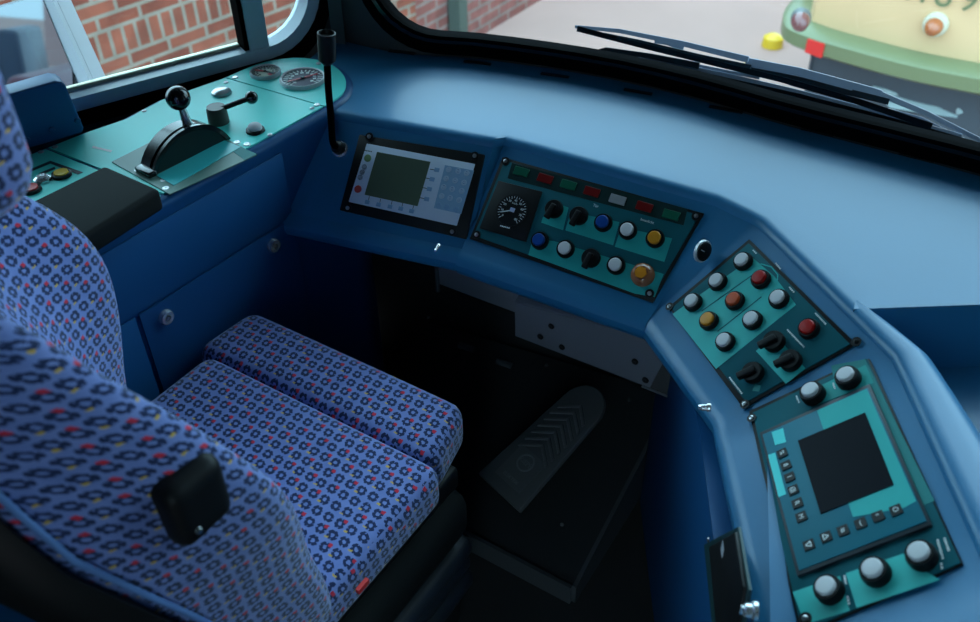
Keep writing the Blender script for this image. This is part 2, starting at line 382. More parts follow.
# coupler flap under its front
cp = P(915, 105, -.25)
mb = MB(); a, b = P(872, 88, -.5), P(958, 106, -.5); c, d = P(957, 118, -.55), P(890, 108, -.55)
mb.prism([a, b, c, d], (0, .05, .02)); mb.tube([a, b], .014); mb.tube([b, P(960, 114, -.53)], .016)
mb.build('coupler_flap', mat('grey_blue_steel', (.30, .36, .37), .5), tr, world=True)
mb = MB()
for px_ in (880, 905, 935, 965): q = P(px_, 100, -.5); mb.box((q.x, q.y+.15, -.62), (.05, .05, .4))
mb.build('buffer_gear', mat('dark_gear', (.03, .04, .045), .6), tr, world=True)
yb = P(772, 46, GZ); mb = MB(); mb.lathe([(.07, 0), (.065, .06), (.035, .08), (.01, .085)], yb)
tag(mb.build('yellow_marker', yellow), 'small yellow rounded marker on the ground beside the parked tram, upper of two', 'marker')
yb = P(757, 69, GZ); mb = MB(); mb.lathe([(.09, 0), (.085, .02), (.045, .03), (.01, .035)], yb)
tag(mb.build('yellow_marker', yellow), 'low yellow patch-like marker on the ground, seen just above the wiper blade', 'marker')

# ================================================================== THE SETTING: cab shell
ZS = .82
SA, SB = P(130, 81, ZS), P(251, 49, ZS); se = (SB-SA).normalized(); sn = V((se.y, -se.x, 0))      # inward normal
def SW(s, z, off=0): q = SA+se*s+sn*off; return V((q.x, q.y, z))
def sw_px(px, py): p = HIT(px, py, SA, sn); return (p-SA).dot(se), p.z
# windscreen base curve
wl = [(320, 60), (345, 49), (400, 50), (480, 56), (590, 72), (690, 94), (780, 120), (880, 146), (980, 172)]
s_corner = 1.02
WZ = .80
Wp = [P(x, y, WZ) for x, y in wl[2:]]
k = (Wp[-1]-Wp[-2]).normalized(); Wp += [Wp[-1]+V((.35, -.015, 0)), Wp[-1]+V((.62, -.06, 0))]
W0 = P(352, 47, WZ)
# meet the side wall
s0 = (W0-SA).dot(se); W0 = SA+se*s0; W0.z = WZ
Wp = [W0]+Wp
Wc = bez(Wp, 6)
Wl = [0]
for i in range(1, len(Wc)): Wl.append(Wl[-1]+(Wc[i]-Wc[i-1]).length)
WL = Wl[-1]
def WS(s, h, off=0):    # windscreen surface point: distance along base, height above base, offset outwards
    s = max(0, min(WL-1e-6, s)); i = max(j for j in range(len(Wl)-1) if Wl[j] <= s)
    t = (s-Wl[i])/(Wl[i+1]-Wl[i]); p = Wc[i].lerp(Wc[i+1], t)
    n = outn(Wc, i).lerp(outn(Wc, i+1), t).normalized()*-1     # outward = forward
    return V((p.x, p.y, WZ+h)) + n*(off - h*.16)
def ws_px(px, py, off=0):   # numerically intersect a pixel ray with the windscreen surface
    best = None
    for i in range(0, 241):
        s = WL*i/240
        a = WS(s, 0, off); b = WS(s, 1, off)
        a2 = WS(min(WL, s+.01), 0, off) if s < WL-.02 else WS(s-.01, 0, off)
        n = (b-a).cross(a2-a).normalized(); p = HIT(px, py, a, n)
        if (p-O).dot(FW) < 0: continue
        h = p.z-WZ; q = WS(s, h, off); e = (q-p).length
        if best is None or e < best[0]: best = (e, s, h)
    return best[1], best[2]
def rrect(x0, x1, y0, y1, r, n=8, m_=10):
    pts = []
    for cx, cy, a0 in ((x1-r, y0+r, -90), (x1-r, y1-r, 0), (x0+r, y1-r, 90), (x0+r, y0+r, 180)):
        for i in range(n+1): a = R_(a0+90*i/n); pts.append((cx+r*math.cos(a), cy+r*math.sin(a)))
        # straight run subdivided to follow curved surfaces
        if (cx, cy, a0)[2] == -90: a_, b_ = (x1, y0+r), (x1, y1-r)
        elif a0 == 0: a_, b_ = (x1-r, y1), (x0+r, y1)
        elif a0 == 90: a_, b_ = (x0, y1-r), (x0, y0+r)
        else: a_, b_ = (x0+r, y0), (x1-r, y0)
        for i in range(1, m_): t = i/m_; pts.append((a_[0]+(b_[0]-a_[0])*t, a_[1]+(b_[1]-a_[1])*t))
    return pts
def ring_wall(mapf, hole, outer, thick, name, m, steps=4):
    mb = MB()
    x0, x1, y0, y1 = outer; cx = sum(p[0] for p in hole)/len(hole); cy = sum(p[1] for p in hole)/len(hole)
    hx0, hx1 = min(p[0] for p in hole), max(p[0] for p in hole); hy0, hy1 = min(p[1] for p in hole), max(p[1] for p in hole)
    out = []
    for p in hole:
        u = (p[0]-hx0)/(hx1-hx0)*2-1; v = (p[1]-hy0)/(hy1-hy0)*2-1; k = 1/max(abs(u), abs(v), 1e-6); u, v = u*k, v*k
        out.append((x0+(x1-x0)*(u+1)/2, y0+(y1-y0)*(v+1)/2))
    rings = []
    for side in (0, 1):
        rr = [[mapf(h[0]+(o[0]-h[0])*t/steps, h[1]+(o[1]-h[1])*t/steps, side*thick) for h, o in zip(hole, out)] for t in range(steps+1)]
        rings += rr if side == 0 else rr[::-1]
    rings.append(rings[0]); mb.loft(rings, cap=False)
    return mb.build(name, m)
def ring_frame(mapf, loop_out, loop_in, o0, o1, name, m, parent=None, kind=False):
    mb = MB(); rings = [[mapf(*p, o0) for p in loop_out], [mapf(*p, o1) for p in loop_out], [mapf(*p, o1) for p in loop_in], [mapf(*p, o0) for p in loop_in]]
    rings.append(rings[0]); mb.loft(rings, cap=False)
    return mb.build(name, m, parent, world=parent is not None)
# --- side window
s_r = sw_px(330, 15)[0]; za, zb1, zc = sw_px(190, 92)[1], sw_px(190, 79)[1], sw_px(190, 66)[1]
print('side s_r', s_r, 'corner', s0, 'sill', sw_px(190, 95), sw_px(190, 79))
print('z', za, zb1, zc); g_out = rrect(-.60, s_r, za, 1.72, .14); f_out = rrect(-.58, s_r-.018, zb1, 1.70, .125); f_in = rrect(-.555, s_r-.043, zc, 1.675, .10)
wl_ = struct(ring_wall(lambda s, z, o: SW(s, z, -o), g_out, (-.70, s0+.0, .0, 2.1), .045, 'wall_left', inner))
_a = SW(-.70, 0); mb = MB(); mb.prism([_a, V((_a.x, -.75, 0)), V((_a.x-.05, -.75, 0)), _a-sn*.05], (0, 0, 2.1)); struct(mb.build('wall_left', inner))
ring = ring_frame(lambda s, z, o: SW(s, z, o), g_out, f_out, -.05, .018, 'window_1', rubber); struct(ring)
fr = ring_frame(lambda s, z, o: SW(s, z, o), f_out, f_in, -.04, .008, 'window_frame', alu, ring)
mb = MB(); sp, _z = sw_px(255, 25)
mb.prism([SW(sp-.020, zc-.01, -.03), SW(sp+.020, zc-.01, -.03), SW(sp+.020, 1.69, -.03), SW(sp-.020, 1.69, -.03)], sn*.035); mb.build('window_post', alu, ring, world=True)
mb = MB(); mb.prism([SW(sp-.029, zc-.01, -.035), SW(sp-.020, zc-.01, -.035), SW(sp-.020, 1.69, -.035), SW(sp-.029, 1.69, -.035)], sn*.035); mb.build('window_seal', rubber, ring, world=True)
mb = MB(); mb.prism([SW(-.52, zc, -.038), SW(sp-.03, zc, -.038), SW(sp-.03, zc+.006, -.038), SW(-.52, zc+.006, -.038)], sn*.012); mb.build('sill_strip', mat('cream_strip', (.7, .68, .5), .5), ring, world=True)
mb = MB(); mb.poly([SW(*p, -.03) for p in f_in]); mb.build('window_pane', glass, ring, world=True)
# --- windscreen
sL, hL = ws_px(383, 2); sl2, hb = ws_px(590, 52); print('ws', sL, hL, sl2, hb)
w_in = rrect(sL-.01, WL-.04, hb, 1.0, .12, m_=20); w_out = rrect(sL-.045, WL-.0, hb-.040, 1.04, .15, m_=20)
ww = MB()
wf = struct(ring_wall(lambda s, h, o: WS(s, h, o), w_out, (0.0, WL, -.30, 1.30), .010, 'wall_front', inner, steps=5))
wr = struct(ring_frame(lambda s, h, o: WS(s, h, o), w_out, w_in, -.012, .018, 'window_2', rubber))
# inner bead of the gasket
w_b1 = rrect(sL-.022, WL-.02, hb-.014, 1.01, .13, m_=20); w_b2 = rrect(sL-.015, WL-.03, hb-.006, 1.005, .125, m_=20)
ring_frame(lambda s, h, o: WS(s, h, o), w_b1, w_b2, -.016, -.010, 'gasket_bead', blackg, wr)
mb = MB(); pts = []
gs, gh = 40, 6; x0, x1, y0, y1 = sL-.02, WL-.03, hb-.008, 1.005
vs = [[mb.bm.verts.new(WS(x0+(x1-x0)*i/gs, y0+(y1-y0)*j/gh, .0)) for i in range(gs+1)] for j in range(gh+1)]
for j in range(gh):
    for i in range(gs): mb.bm.faces.new((vs[j][i], vs[j][i+1], vs[j+1][i+1], vs[j+1][i]))
mb.build('window_pane', glass, wr, world=True)
# --- corner pillar cover
mb = MB()
for zz in ():
    pass
pp = [SW(s_r+.02, 0, .004), SW(s0-.02, 0, .02), WS(.04, 0, -.02), WS(max(.05, sL-.06), 0, -.012)]
pp = [V((p.x, p.y, .76)) for p in pp]
bk = [SW(s0-.02, .8, .004), SW(s_r+.02, .8, .002)]
mb.prism([pp[0], pp[1], pp[2], V((W0.x, W0.y+.01, .76))], (0, 0, 1.3))
struct(mb.build('trim_1', mat('grey_pillar', (.06, .068, .075), .6), bevel=.01))
# --- floor, back, right wall, ceiling
mb = MB(); mb.prism([V((-2.1, -.75, -.04)), V((.85, -.75, -.04)), V((.85, 1.45, -.04)), V((.5, 1.6, -.04)), V((-1.1, 1.6, -.04)), V((-1.5, .9, -.04))], (0, 0, .04))
struct(mb.build('floor', mat('dark_floor', (.028, .025, .024), .7, bump=.2, bscale=120)))
mb = MB(); mb.prism([V((-2.1, -.75, 2.08)), V((.85, -.75, 2.08)), V((.85, 1.45, 2.08)), V((.5, 1.6, 2.08)), V((-1.1, 1.6, 2.08)), V((-1.5, .9, 2.08))], (0, 0, .05))
struct(mb.build('ceiling', inner))
rw = rrect(-.1, 1.2, .95, 1.75, .12)
mb = MB(); mb.box((.825, .36, 1.04), (.05, 2.12, 2.08)); struct(mb.build('wall_right', inner))
mb = MB(); mb.box((-1.02, -.7, 1.04), (2.10, .05, 2.08)); mb.box((.58, -.7, 1.04), (.52, .05, 2.08)); mb.box((.175, -.7, 2.03), (.29, .05, .10))  # unseen doorway gap added and sized to let fill light in from behind
struct(mb.build('wall_back', inner))
# ================================================================== dashboard with its raised console face
class Panel:
    def __init__(s, TL, TR, BR, BL, zb=.66, zt=.765):
        A, B, Cc, D = P(*TL, zt), P(*TR, zt), P(*BR, zb), P(*BL, zb)
        e = ((Cc-D)+(B-A)); e.z = 0; e.normalize(); u = ((A+B)-(Cc+D))/2; u = (u-e*u.dot(e)).normalized()
        s.e, s.u = e, u; s.n = e.cross(u).normalized(); s.o = (A+B+Cc+D)/4
        if s.n.dot(FW) > 0: s.n = -s.n
        s.M = frameM(s.o, e, u); s.Mi = s.M.inverted(); s.n = s.M.to_3x3() @ UZ
        s.nb = V((s.n.x, s.n.y, 0)).normalized()
        s.c = [s.l(*q, .0) for q in (TL, TR, BR, BL)]
    def w(s, px, py, off=0): return HIT(px, py, s.o+s.n*off, s.n)
    def l(s, px, py, off=.0045): p = s.Mi @ s.w(px, py, off); return (p.x, p.y)
    def edge(s, side, ex=0):     # station line: points at z .628 and .787 on the face under the plate's side edge
        t, b = (s.c[0], s.c[3]) if side == 'L' else (s.c[1], s.c[2])
        t = s.M @ V((t[0]+ex, t[1], 0)); b = s.M @ V((b[0]+ex, b[1], 0)); f = lambda z: b+(t-b)*((z-b.z)/(t.z-b.z))
        return f(.645), f(.777)
pD = Panel((359.3, 134.6), (484.3, 154.5), (466, 239), (339.4, 210))
p2 = Panel((502.4, 157), (704, 213.3), (652.7, 302.7), (469.6, 238.4))
p3 = Panel((749, 239), (856, 344), (743, 408), (668, 307))
p4 = Panel((868, 355), (963, 564), (800, 636), (748.7, 411))
for q, n_ in ((pD, 'D'), (p2, '2'), (p3, '3'), (p4, '4')): print(n_, 'tilt', math.degrees(math.acos(q.n.z)), 'az', math.degrees(math.atan2(q.e.y, q.e.x)), [tuple(round(x, 3) for x in c) for c in q.c])
stn = []      # (bottom, top, backward dir)
def addst(pn, side, ex=0, mixn=None):
    b, t = pn.edge(side, ex); nb = pn.nb if mixn is None else (pn.nb+mixn.nb).normalized(); stn.append((b, t, nb))
b, t = pD.edge('L', -.01); e = pD.e; stn.append((b-e*.20, t-e*.20+V((0, 0, 0)), pD.nb)); stn.append((b, t, pD.nb))
addst(pD, 'R', .012); addst(p2, 'L', -.006); addst(p2, 'R', .008); addst(p3, 'L', -.008)
i3 = len(stn)-1
def crease(pa, pb, z):
    M = Matrix((pa.n, pb.n, (0, 0, 1))); return M.inverted() @ V((pa.n.dot(pa.o), pb.n.dot(pb.o), z))
cb, ct = crease(p3, p4, .645), crease(p3, p4, .777); print('crease', cb, ct, p3.edge('R'), p4.edge('L'))
stn.append((cb, ct, (p3.nb+p4.nb).normalized())); addst(p4, 'R', .01)
b, t, nb = stn[-1]; stn.append((b+V((.06, -.25, 0)), t+V((.06, -.25, 0)), nb))
# densify linearly
ds = []
for i in range(len(stn)-1):
    n = 6
    for k in range(n):
        t = k/n; q = stn[i], stn[i+1]; ds.append((q[0][0].lerp(q[1][0], t), q[0][1].lerp(q[1][1], t), q[0][2].lerp(q[1][2], t).normalized()))
ds.append(stn[-1])
def smooth_nb(i):
    a = V((0, 0, 0))
    for k in range(-2, 3): a += ds[max(0, min(len(ds)-1, i+k))][2]
    return a.normalized()
LIP = [(-.055, -.052), (-.012, -.050), (.006, -.046), (.016, -.038), (.020, -.028), (.020, -.018), (.014, -.008), (.004, -.001)]
TOP = [(-.001, .004), (-.004, .009), (-.009, .0125), (-.018, .0135)]
rings = []; Tin = []
for i, (b, t, nb) in enumerate(ds):
    nbs = smooth_nb(i); r = [b+nbs*u+UZ*v for u, v in LIP] + [b, t] + [t+nbs*u+UZ*v for u, v in TOP]
    rings.append(r); Tin.append(r[-1])
# break point where the dash top ends and the arm starts
bi = min(range(len(ds)), key=lambda i: (Tin[i]-V((-.13, 1.045, .79))).length)
print('break', bi, Tin[bi], 'of', len(ds), 'stations p3-p4 at', 6*6)
dash = thing('dashboard', 'blue painted tram dashboard wrapping round the driver under the windscreen', 'dashboard', (0, 1.0, 0))
mb = MB(); mb.loft(rings, closed=False)
# dash top
Tc = Tin[:bi+1]
NR = 9; N1 = len(Tc)
rb0, rb1 = P(854, 309, .79), P(980, 304.5, .79); rbd = (rb1-rb0).normalized()
right = [rb0+rbd*(.60*k/8) for k in range(0, 9)]
front = Tc+right; NF = len(front)
fl = [0]
for i in range(1, NF): fl.append(fl[-1]+(front[i]-front[i-1]).length)
# map console stations onto windscreen base by sensible correspondence
anc = [(0, .0*WL), (fl[12], .25*WL), (fl[24], .48*WL), (fl[N1-1], .66*WL), (fl[-1], .93*WL)]
def amap(x):
    for (a, b), (c, d) in zip(anc, anc[1:]):
        if x <= c+1e-9: return b+(d-b)*(x-a)/(c-a)
    return anc[-1][1]
ss = [amap(x) for x in fl]
for _ in range(6): ss = [ss[0]]+[(ss[i-1]+ss[i]*2+ss[i+1])/4 for i in range(1, len(ss)-1)]+[ss[-1]]
grid = []
for j in range(NR+1):
    t = j/NR; row = []
    for i, p in enumerate(front):
        q = WS(ss[i], .0, -.01); q.z = WZ-.002; r = p.lerp(q, t); r.z = p.z+(q.z-p.z)*(t**1.1); row.append(r)
    grid.append(row)
mb.loft(grid, closed=False)
body = mb.build('console_shell', blue, dash, world=True, ang=30)
# drop wall and shelf of the recess right of the arm
mb = MB(); a0 = right[0]; pw_ = [r.copy() for r in right]
mb.loft([[p for p in pw_], [p+V((0, -.004, -.006)) for p in pw_], [p+V((0, -.004, -.118)) for p in pw_]], closed=False)
mb.build('recess_wall', blue, dash, world=True)
sh = MB(); rows = []
for k in range(8):
    rows.append([V((p.x, p.y, .678-.006*k-.0035*max(0, k-2)**2))+V((.05, -.13, 0))*k for p in [right[0]-rbd*.1]+right])
sh.loft(rows, closed=False); sh.build('side_shelf', blue, dash, world=True)
# arm (bolster) right of the last panel
arm = []
na = len(ds)-bi
for k, i in enumerate(range(bi, len(ds))):
    b, t, nb = ds[i]; f = -smooth_nb(i); p0 = Tin[i]; w = .036*min(1, (k/5.0)**.6 if k else 0)+.008
    pr = [p0, p0+f*w*.35+UZ*.001, p0+f*w*.7-UZ*.002, p0+f*w-UZ*.010, p0+f*(w+.012)-UZ*.024, p0+f*(w+.018)-UZ*.044, p0+f*(w+.020)-UZ*.13, p0+f*(w+.02)-UZ*.22]
    arm.append(pr)
mb = MB(); mb.loft(arm, closed=False); mb.build('arm_bolster', blue, dash, world=True)
# pedestal under the right-hand panels
pb_ = []
zf = .585
for (b, t, nb) in ds[26:]: pb_.append(b-nb*.045)
pr0 = V((-.07, 1.55, 0)); line = [pr0]+[V((p.x, p.y, 0)) for p in pb_]
kx = [V((-.47, 1.52, 0)), V((-.43, 1.24, 0)), V((-.245, .93, 0)), V((-.07, .60, 0)), V((.03, .30, 0))]
mb = MB(); back = [V((.15, .30, 0)), V((.10, .9, 0)), V((-.1, 1.15, 0)), V((-.1, 1.52, 0))]
mb.prism([V((p.x, p.y, .002)) for p in kx+back], (0, 0, zf-.002)); ped = mb.build('pedestal', blueshade, dash, world=True)
# left end of the underside stays open (footwell)
# vent slots along the windscreen
for (x0, y0, x1, y1) in ((389, 50.5, 415, 53.5), (464, 61, 491, 64), (541, 73, 569, 77), (624, 89, 652, 94), (709, 106, 743, 112.5), (801, 128, 834, 135.5), (899, 153, 934, 162)):
    A, B = P(x0, y0+.8, WZ-.0015), P(x1, y1+.8, WZ-.0015); d = (B-A).normalized(); n = V((-d.y, d.x, 0))*.004
    mb = MB(); mb.prism([A-n, B-n, B+n, A+n], (0, 0, .0025)); mb.build('vent_slot', black, dash, world=True)
# rotary dial between the two button panels
def rot_of(pn): return pn.M.to_3x3()
fp0, fp1 = stn[4], stn[5]; bn = ((fp1[0]-fp0[0]).cross(fp0[1]-fp0[0])).normalized()
if bn.dot(FW) > 0: bn = -bn
dc = HIT(703.5, 251.5, (fp0[0]+fp1[1])/2, bn); MD = frameM(dc, (fp1[0]-fp0[0]), UZ).to_3x3(); MD = frameM(dc, (fp1[0]-fp0[0]), bn.cross(fp1[0]-fp0[0])).to_3x3()
mb = MB(); mb.lathe([(.0178, -.004), (.0178, .0002), (.0172, .0008), (.0150, .0008), (.0150, -.004)], dc, MD); rd = mb.build('dial_ring', mat('pale_metal', (.62, .63, .66), .35, metal=.3), dash, world=True)
mb = MB(); mb.lathe([(.0150, -.002), (.0148, .003), (.0135, .004), (.001, .004)], dc, MD); rk = mb.build('rotary_dial', blackr, dash, world=True)
mb = MB(); mb.box(dc+MD@V((-.006, .005, .0043)), (.009, .0012, .0006), MD@Matrix.Rotation(R_(140), 3, 'Z')); mb.build('dial_mark', ink, rk, world=True)
# small latches under the lip
def latch(px, py, a, n, par, r=.009):
    c = HIT(px, py, a, n); M = frameM(c, UZ.cross(n), UZ).to_3x3(); q = MB(); q.lathe([(r, 0), (r, .004), (r*.75, .006), (r*.75, .012), (r*.5, .014), (.0005, .014)], c, M, 16)
    q.box(c+M@V((0, 0, .015)), (.003, r*1.2, .003), M); return q.build('latch', chrome, par, world=True)

# ------------------------------------------------------------------ panel fittings (built in each panel's own plane)
def lpoly(pn, pts, off=.0045): return [pn.l(*q, off) for q in pts]
def plate(pn, parent, name, m, pts, z0, z1, bevel=0):
    mb = MB(); mb.prism([V((x, y, z0)) for x, y in lpoly(pn, pts, z1)], (0, 0, z1-z0)); return mb.build(name, m, parent, bevel=bevel, seg=2)
I3 = Matrix.Identity(3)
def button(pn, parent, px, py, m, r=.0150, cap=.0106, h=.009, z0=.0045, dm=0):
    x, y = pn.l(px, py, z0+h*.5); k = 1
    mb = MB(); mb.lathe([(r, z0), (r, z0+h*.6), (r*.92, z0+h), (cap+.001, z0+h), (cap+.001, z0+h*.7), (.0005, z0+h*.7)], (x, y, 0)); b_ = mb.build('push_button', blackr, parent)
    mb = MB(); mb.lathe([(cap, z0+h*.6), (cap, z0+h+.0025), (cap*.85, z0+h+.0042+dm), (.0005, z0+h+.0048+dm*1.8)], (x, y, 0)); mb.build('button_cap', m, b_); return b_
def knob(pn, parent, px, py, tx, ty, r=.0155):
    x, y = pn.l(px, py, .012); X_, Y_ = pn.l(tx, ty, .012); a = math.atan2(Y_-y, X_-x)
    mb = MB(); mb.lathe([(r, .0045), (r, .012), (r*.9, .015), (.0005, .015)], (x, y, 0)); k_ = mb.build('selector_knob', blackr, parent)
    Mr = Matrix.Rotation(a, 3, 'Z'); mb = MB(); mb.box((x+math.cos(a)*.007, y+math.sin(a)*.007, .016), (r*1.75, .010, .009), Mr); mb.build('knob_handle', blackr, k_, bevel=.002)
def screw(parent, x, y, z, r=.0035, m=steel, nm='screw', washer=True):
    if washer: q = MB(); q.lathe([(r*2.1, z), (r*2.1, z+.0012), (.0003, z+.0012)], (x, y, 0), None, 18); q.build('screw_cup', black, parent)
    q = MB(); q.lathe([(r, z+.001), (r, z+.0025), (r*.45, z+.003), (r*.4, z+.0015), (.0003, z+.0015)], (x, y, 0), None, 14); return q.build(nm, m, parent)
def dash_label(pn, parent, x0, y0, x1, y1, w=.0022, z=.0052, m=ink, nm='label_text'):
    A, B = V((*pn.l(x0, y0), z)), V((*pn.l(x1, y1), z)); d = (B-A); L = d.length; d.normalize(); n = V((-d.y, d.x, 0))*w/2; mb = MB()
    k = max(2, int(L/.0028)); 
    for i in range(k):      # short strokes like tiny lettering
        a = A+d*(L*i/k); b = A+d*(L*(i+.7)/k); h = 1 if i % 3 else .7
        mb.prism([a-n*h, b-n*h, b+n, a+n], (0, 0, .0002))
    return mb.build(nm, m, parent)
def lshape(pn, px, py, w, h, ang, z): return T((*pn.l(px, py), z)) @ Matrix.Rotation(ang, 4, 'Z')
# ----- display terminal
D = thing('onboard_terminal', 'pale onboard terminal with grey-green screen and number keypad in a black surround', 'terminal', pD.M)
plate(pD, D, 'surround', black, [(359.3, 134.6), (484.3, 154.5), (466, 239), (339.4, 210)], -.002, .006, .0012)
plate(pD, D, 'faceplate', panelw, [(366.6, 143.4), (474.9, 163.9), (456.5, 225.6), (348.4, 201.6)], .005, .008, .001)
plate(pD, D, 'screen', lcd, [(377, 151.8), (430.4, 161.8), (417.4, 206.2), (364.5, 194.7)], .007, .0088)
kp = plate(pD, D, 'keypad', mat('blue_keypad', (.25, .40, .56), .5), [(445, 165), (474, 170.5), (461, 214), (433.7, 208)], .008, .0086)
kg = [[(448.5, 169.5), (458, 171), (466.5, 173)], [(446, 178.5), (455, 180.5), (463.8, 182.5)], [(443.5, 187), (452, 189), (461.5, 191)], [(441.5, 196), (450, 198), (459, 200)], [(438.3, 205.2), (446.5, 207), (456, 209.5)]]
chars = ['123', '456', '789', '*0#', '<>=']
rdir = V((*pD.l(460, 171.5), 0))-V((*pD.l(445, 169), 0)); a0_ = math.atan2(rdir.y, rdir.x)
for r_, row in enumerate(kg):
    for c_, (x, y) in enumerate(row):
        X_, Y_ = pD.l(x, y, .0095); mb = MB()
        mb.lathe([(.0052, .0086), (.0049, .0098), (.0005, .0102)], (X_, Y_, 0), None, 16); k_ = mb.build('key', mat('pale_key', (.40, .50, .62), .5) if r_ < 4 else keyblue, D)
        text(chars[r_][c_], .0075, 'key_digit', mat('key_ink', (.05, .12, .3), .5), k_, T((X_, Y_, .0099)) @ Matrix.Rotation(a0_, 4, 'Z'))
for (x, y), (lx, ly) in zip(((436.8, 169.8), (432, 179.2), (429.3, 189), (426.6, 199)), ((430, 170), (426.5, 178.5), (423.5, 188), (420, 198))):
    X_, Y_ = pD.l(x, y, .0095); mb = MB(); mb.box((X_, Y_, .0092), (.0095, .0075, .002)); mb.build('soft_key', keyblue, D, bevel=.001)
    X2, Y2 = pD.l(lx, ly); mb = MB(); mb.box(((X_+X2)/2-.002, (Y_+Y2)/2, .0083), (.008, .0012, .0008)); mb.build('key_tick', inkd, D)
for (x, y) in ((367.2, 202), (378.5, 204.5), (390, 206.5), (400.7, 208.5), (411.5, 211)):
    X_, Y_ = pD.l(x, y, .0095); mb = MB(); mb.box((X_, Y_, .0092), (.009, .0075, .002)); mb.build('soft_key', keyblue, D, bevel=.001)
    mb = MB(); mb.box((X_+.001, Y_+.0075, .0083), (.001, .007, .0008)); mb.build('key_tick', inkd, D)
for i, (x, y, m_) in enumerate(((367.6, 158, mat('olive_key', (.20, .30, .12), .5)), (364.5, 167, panelw), (362.4, 172.3, panelw), (360.3, 177.5, panelw), (357.8, 189, mat('red_key', (.55, .06, .06), .5)))):
    X_, Y_ = pD.l(x, y, .0095); mb = MB(); R0 = .0068 if i in (0, 4) else .0048
    mb.lathe([(R0, .008), (R0, .0095), (R0*.9, .0102), (.0005, .0102)], (X_, Y_, 0), None, 18); mb.build('round_key', m_, D)
    if i in (1, 2, 3):
        mb = MB(); mb.lathe([(R0, .0102), (R0, .0106), (R0*.8, .0106), (R0*.8, .0102)], (X_, Y_, 0), None, 18); mb.build('key_ring', mat('grey_ring', (.25, .28, .32), .5), D)
dash_label(pD, D, 365.5, 151, 373, 152.3, z=.0081, m=inkd)
for q in ((369.7, 137), (475, 156.2), (348.2, 208.3), (452.5, 232)): screw(D, *pD.l(*q), .006, .0036)
# ----- middle panel
G = thing('control_panel', 'teal control panel with the black speedometer and a row of indicator windows', 'control panel', p2.M)
plate(p2, G, 'backplate', black, [(502.4, 157), (704, 213.3), (652.7, 302.7), (469.6, 238.4)], -.002, .003, .001)
plate(p2, G, 'front_plate', teald, [(504.5, 160.5), (699.5, 215), (651, 298), (473.5, 235.5)], .002, .0045, .0006)
Q = lambda pts: [(460+x/3.658, 140+y/3.658) for x, y in pts]
for pts in ([(372, 238), (397, 247), (377, 330), (297, 302), (303, 283)], [(405, 262), (583, 300), (560, 385), (385, 330)], [(590, 318), (776, 360), (747, 446), (566, 390)], [(266, 362), (345, 370), (745, 490), (712, 574), (690, 570), (640, 562), (250, 420)]):
    plate(p2, G, 'colour_field', mat('panel_teal', (.03, .36, .34), .4, spec=.15), Q(pts), .0045, .0048)
plate(p2, G, 'indicator_strip', mat('strip_black', (.01, .03, .03), .4, spec=.15), Q([(190, 84), (832, 252), (818, 312), (174, 140)]), .0045, .0052)
for (x, y, m_) in ((225, 117, greenl), (312, 142, redl), (397, 165, greenl), (483, 190, redl), (577, 219, mat('grey_lens', (.25, .25, .27), .4)), (675, 245, redl), (773, 275, greenl)):
    X_, Y_ = p2.l(*Q([(x, y)])[0]); A1 = p2.l(*Q([(x-30, y-8.5)])[0]); B1 = p2.l(*Q([(x+30, y+8.5)])[0]); a = math.atan2(B1[1]-A1[1], B1[0]-A1[0])
    mb = MB(); mb.box((X_, Y_, .0058), (.0275, .0145, .0025), Matrix.Rotation(a, 3, 'Z')); w_ = mb.build('indicator_window', m_, G, bevel=.0006, seg=1)
# speedometer
sp_ = plate(p2, G, 'speedometer', black, Q([(140, 148), (300, 188), (240, 372), (70, 322)]), .0045, .0085, .001)
X_, Y_ = p2.l(*Q([(190, 258)])[0], .009); mb = MB(); mb.lathe([(.0275, .0085), (.0275, .0093), (.027, .0093), (.027, .0087), (.0005, .0087)], (X_, Y_, 0), None, 40); mb.build('dial_face', mat('dial_black', (.012, .012, .014), .3, spec=.15), sp_)
mb = MB()
for i in range(25):
    a = R_(225-270*i/24); L = .005 if i % 2 == 0 else .003
    mb.box((X_+math.cos(a)*(.0255-L/2), Y_+math.sin(a)*(.0255-L/2), .0091), (L, .0008, .0003), Matrix.Rotation(a, 3, 'Z'))
mb.build('scale_marks', ink, sp_)
for i in range(0, 9):
    a = R_(225-270*i/8); text(str(i*10), .0052, 'scale_number', ink, sp_, T((X_+math.cos(a)*.0180, Y_+math.sin(a)*.0180, .0091)))
a = R_(205); mb = MB(); mb.box((X_+math.cos(a)*.011, Y_+math.sin(a)*.011, .0105), (.018, .0015, .0006), Matrix.Rotation(a, 3, 'Z')); mb.build('needle', ink, sp_)
mb = MB(); mb.box((X_+.001, Y_+.001, .0108), (.0085, .007, .001)); mb.build('odometer_window', mat('pale_window', (.40, .42, .60), .4), sp_)
text('km/h', .005, 'scale_unit', ink, sp_, T((X_, Y_+.013, .0091))); dash_label(p2, sp_, 501, 226.5, 511, 229, z=.0089)
bp = lambda x, y: Q([(x, y)])[0]
knob(p2, G, *bp(342, 250), *bp(318, 288)); knob(p2, G, *bp(432, 275), *bp(408, 318)); knob(p2, G, *bp(477, 430), *bp(455, 472))
for x, y, m_ in ((523, 302, bluecap), (613, 330, white), (713, 360, orange), (291, 368, bluecap), (385, 398, white), (570, 458, white)): button(p2, G, *bp(x, y), m_, r=.0152)
X_, Y_ = p2.l(*bp(663, 487), .017); mb = MB(); mb.lathe([(.0195, .0045), (.0190, .010), (.0155, .016), (.0110, .0185), (.0107, .022), (.0005, .023)], (X_, Y_, 0), None, 32); ob_ = mb.build('amber_push_light', mat('amber_shell', (.30, .10, .04), .2, coat=.5), G)
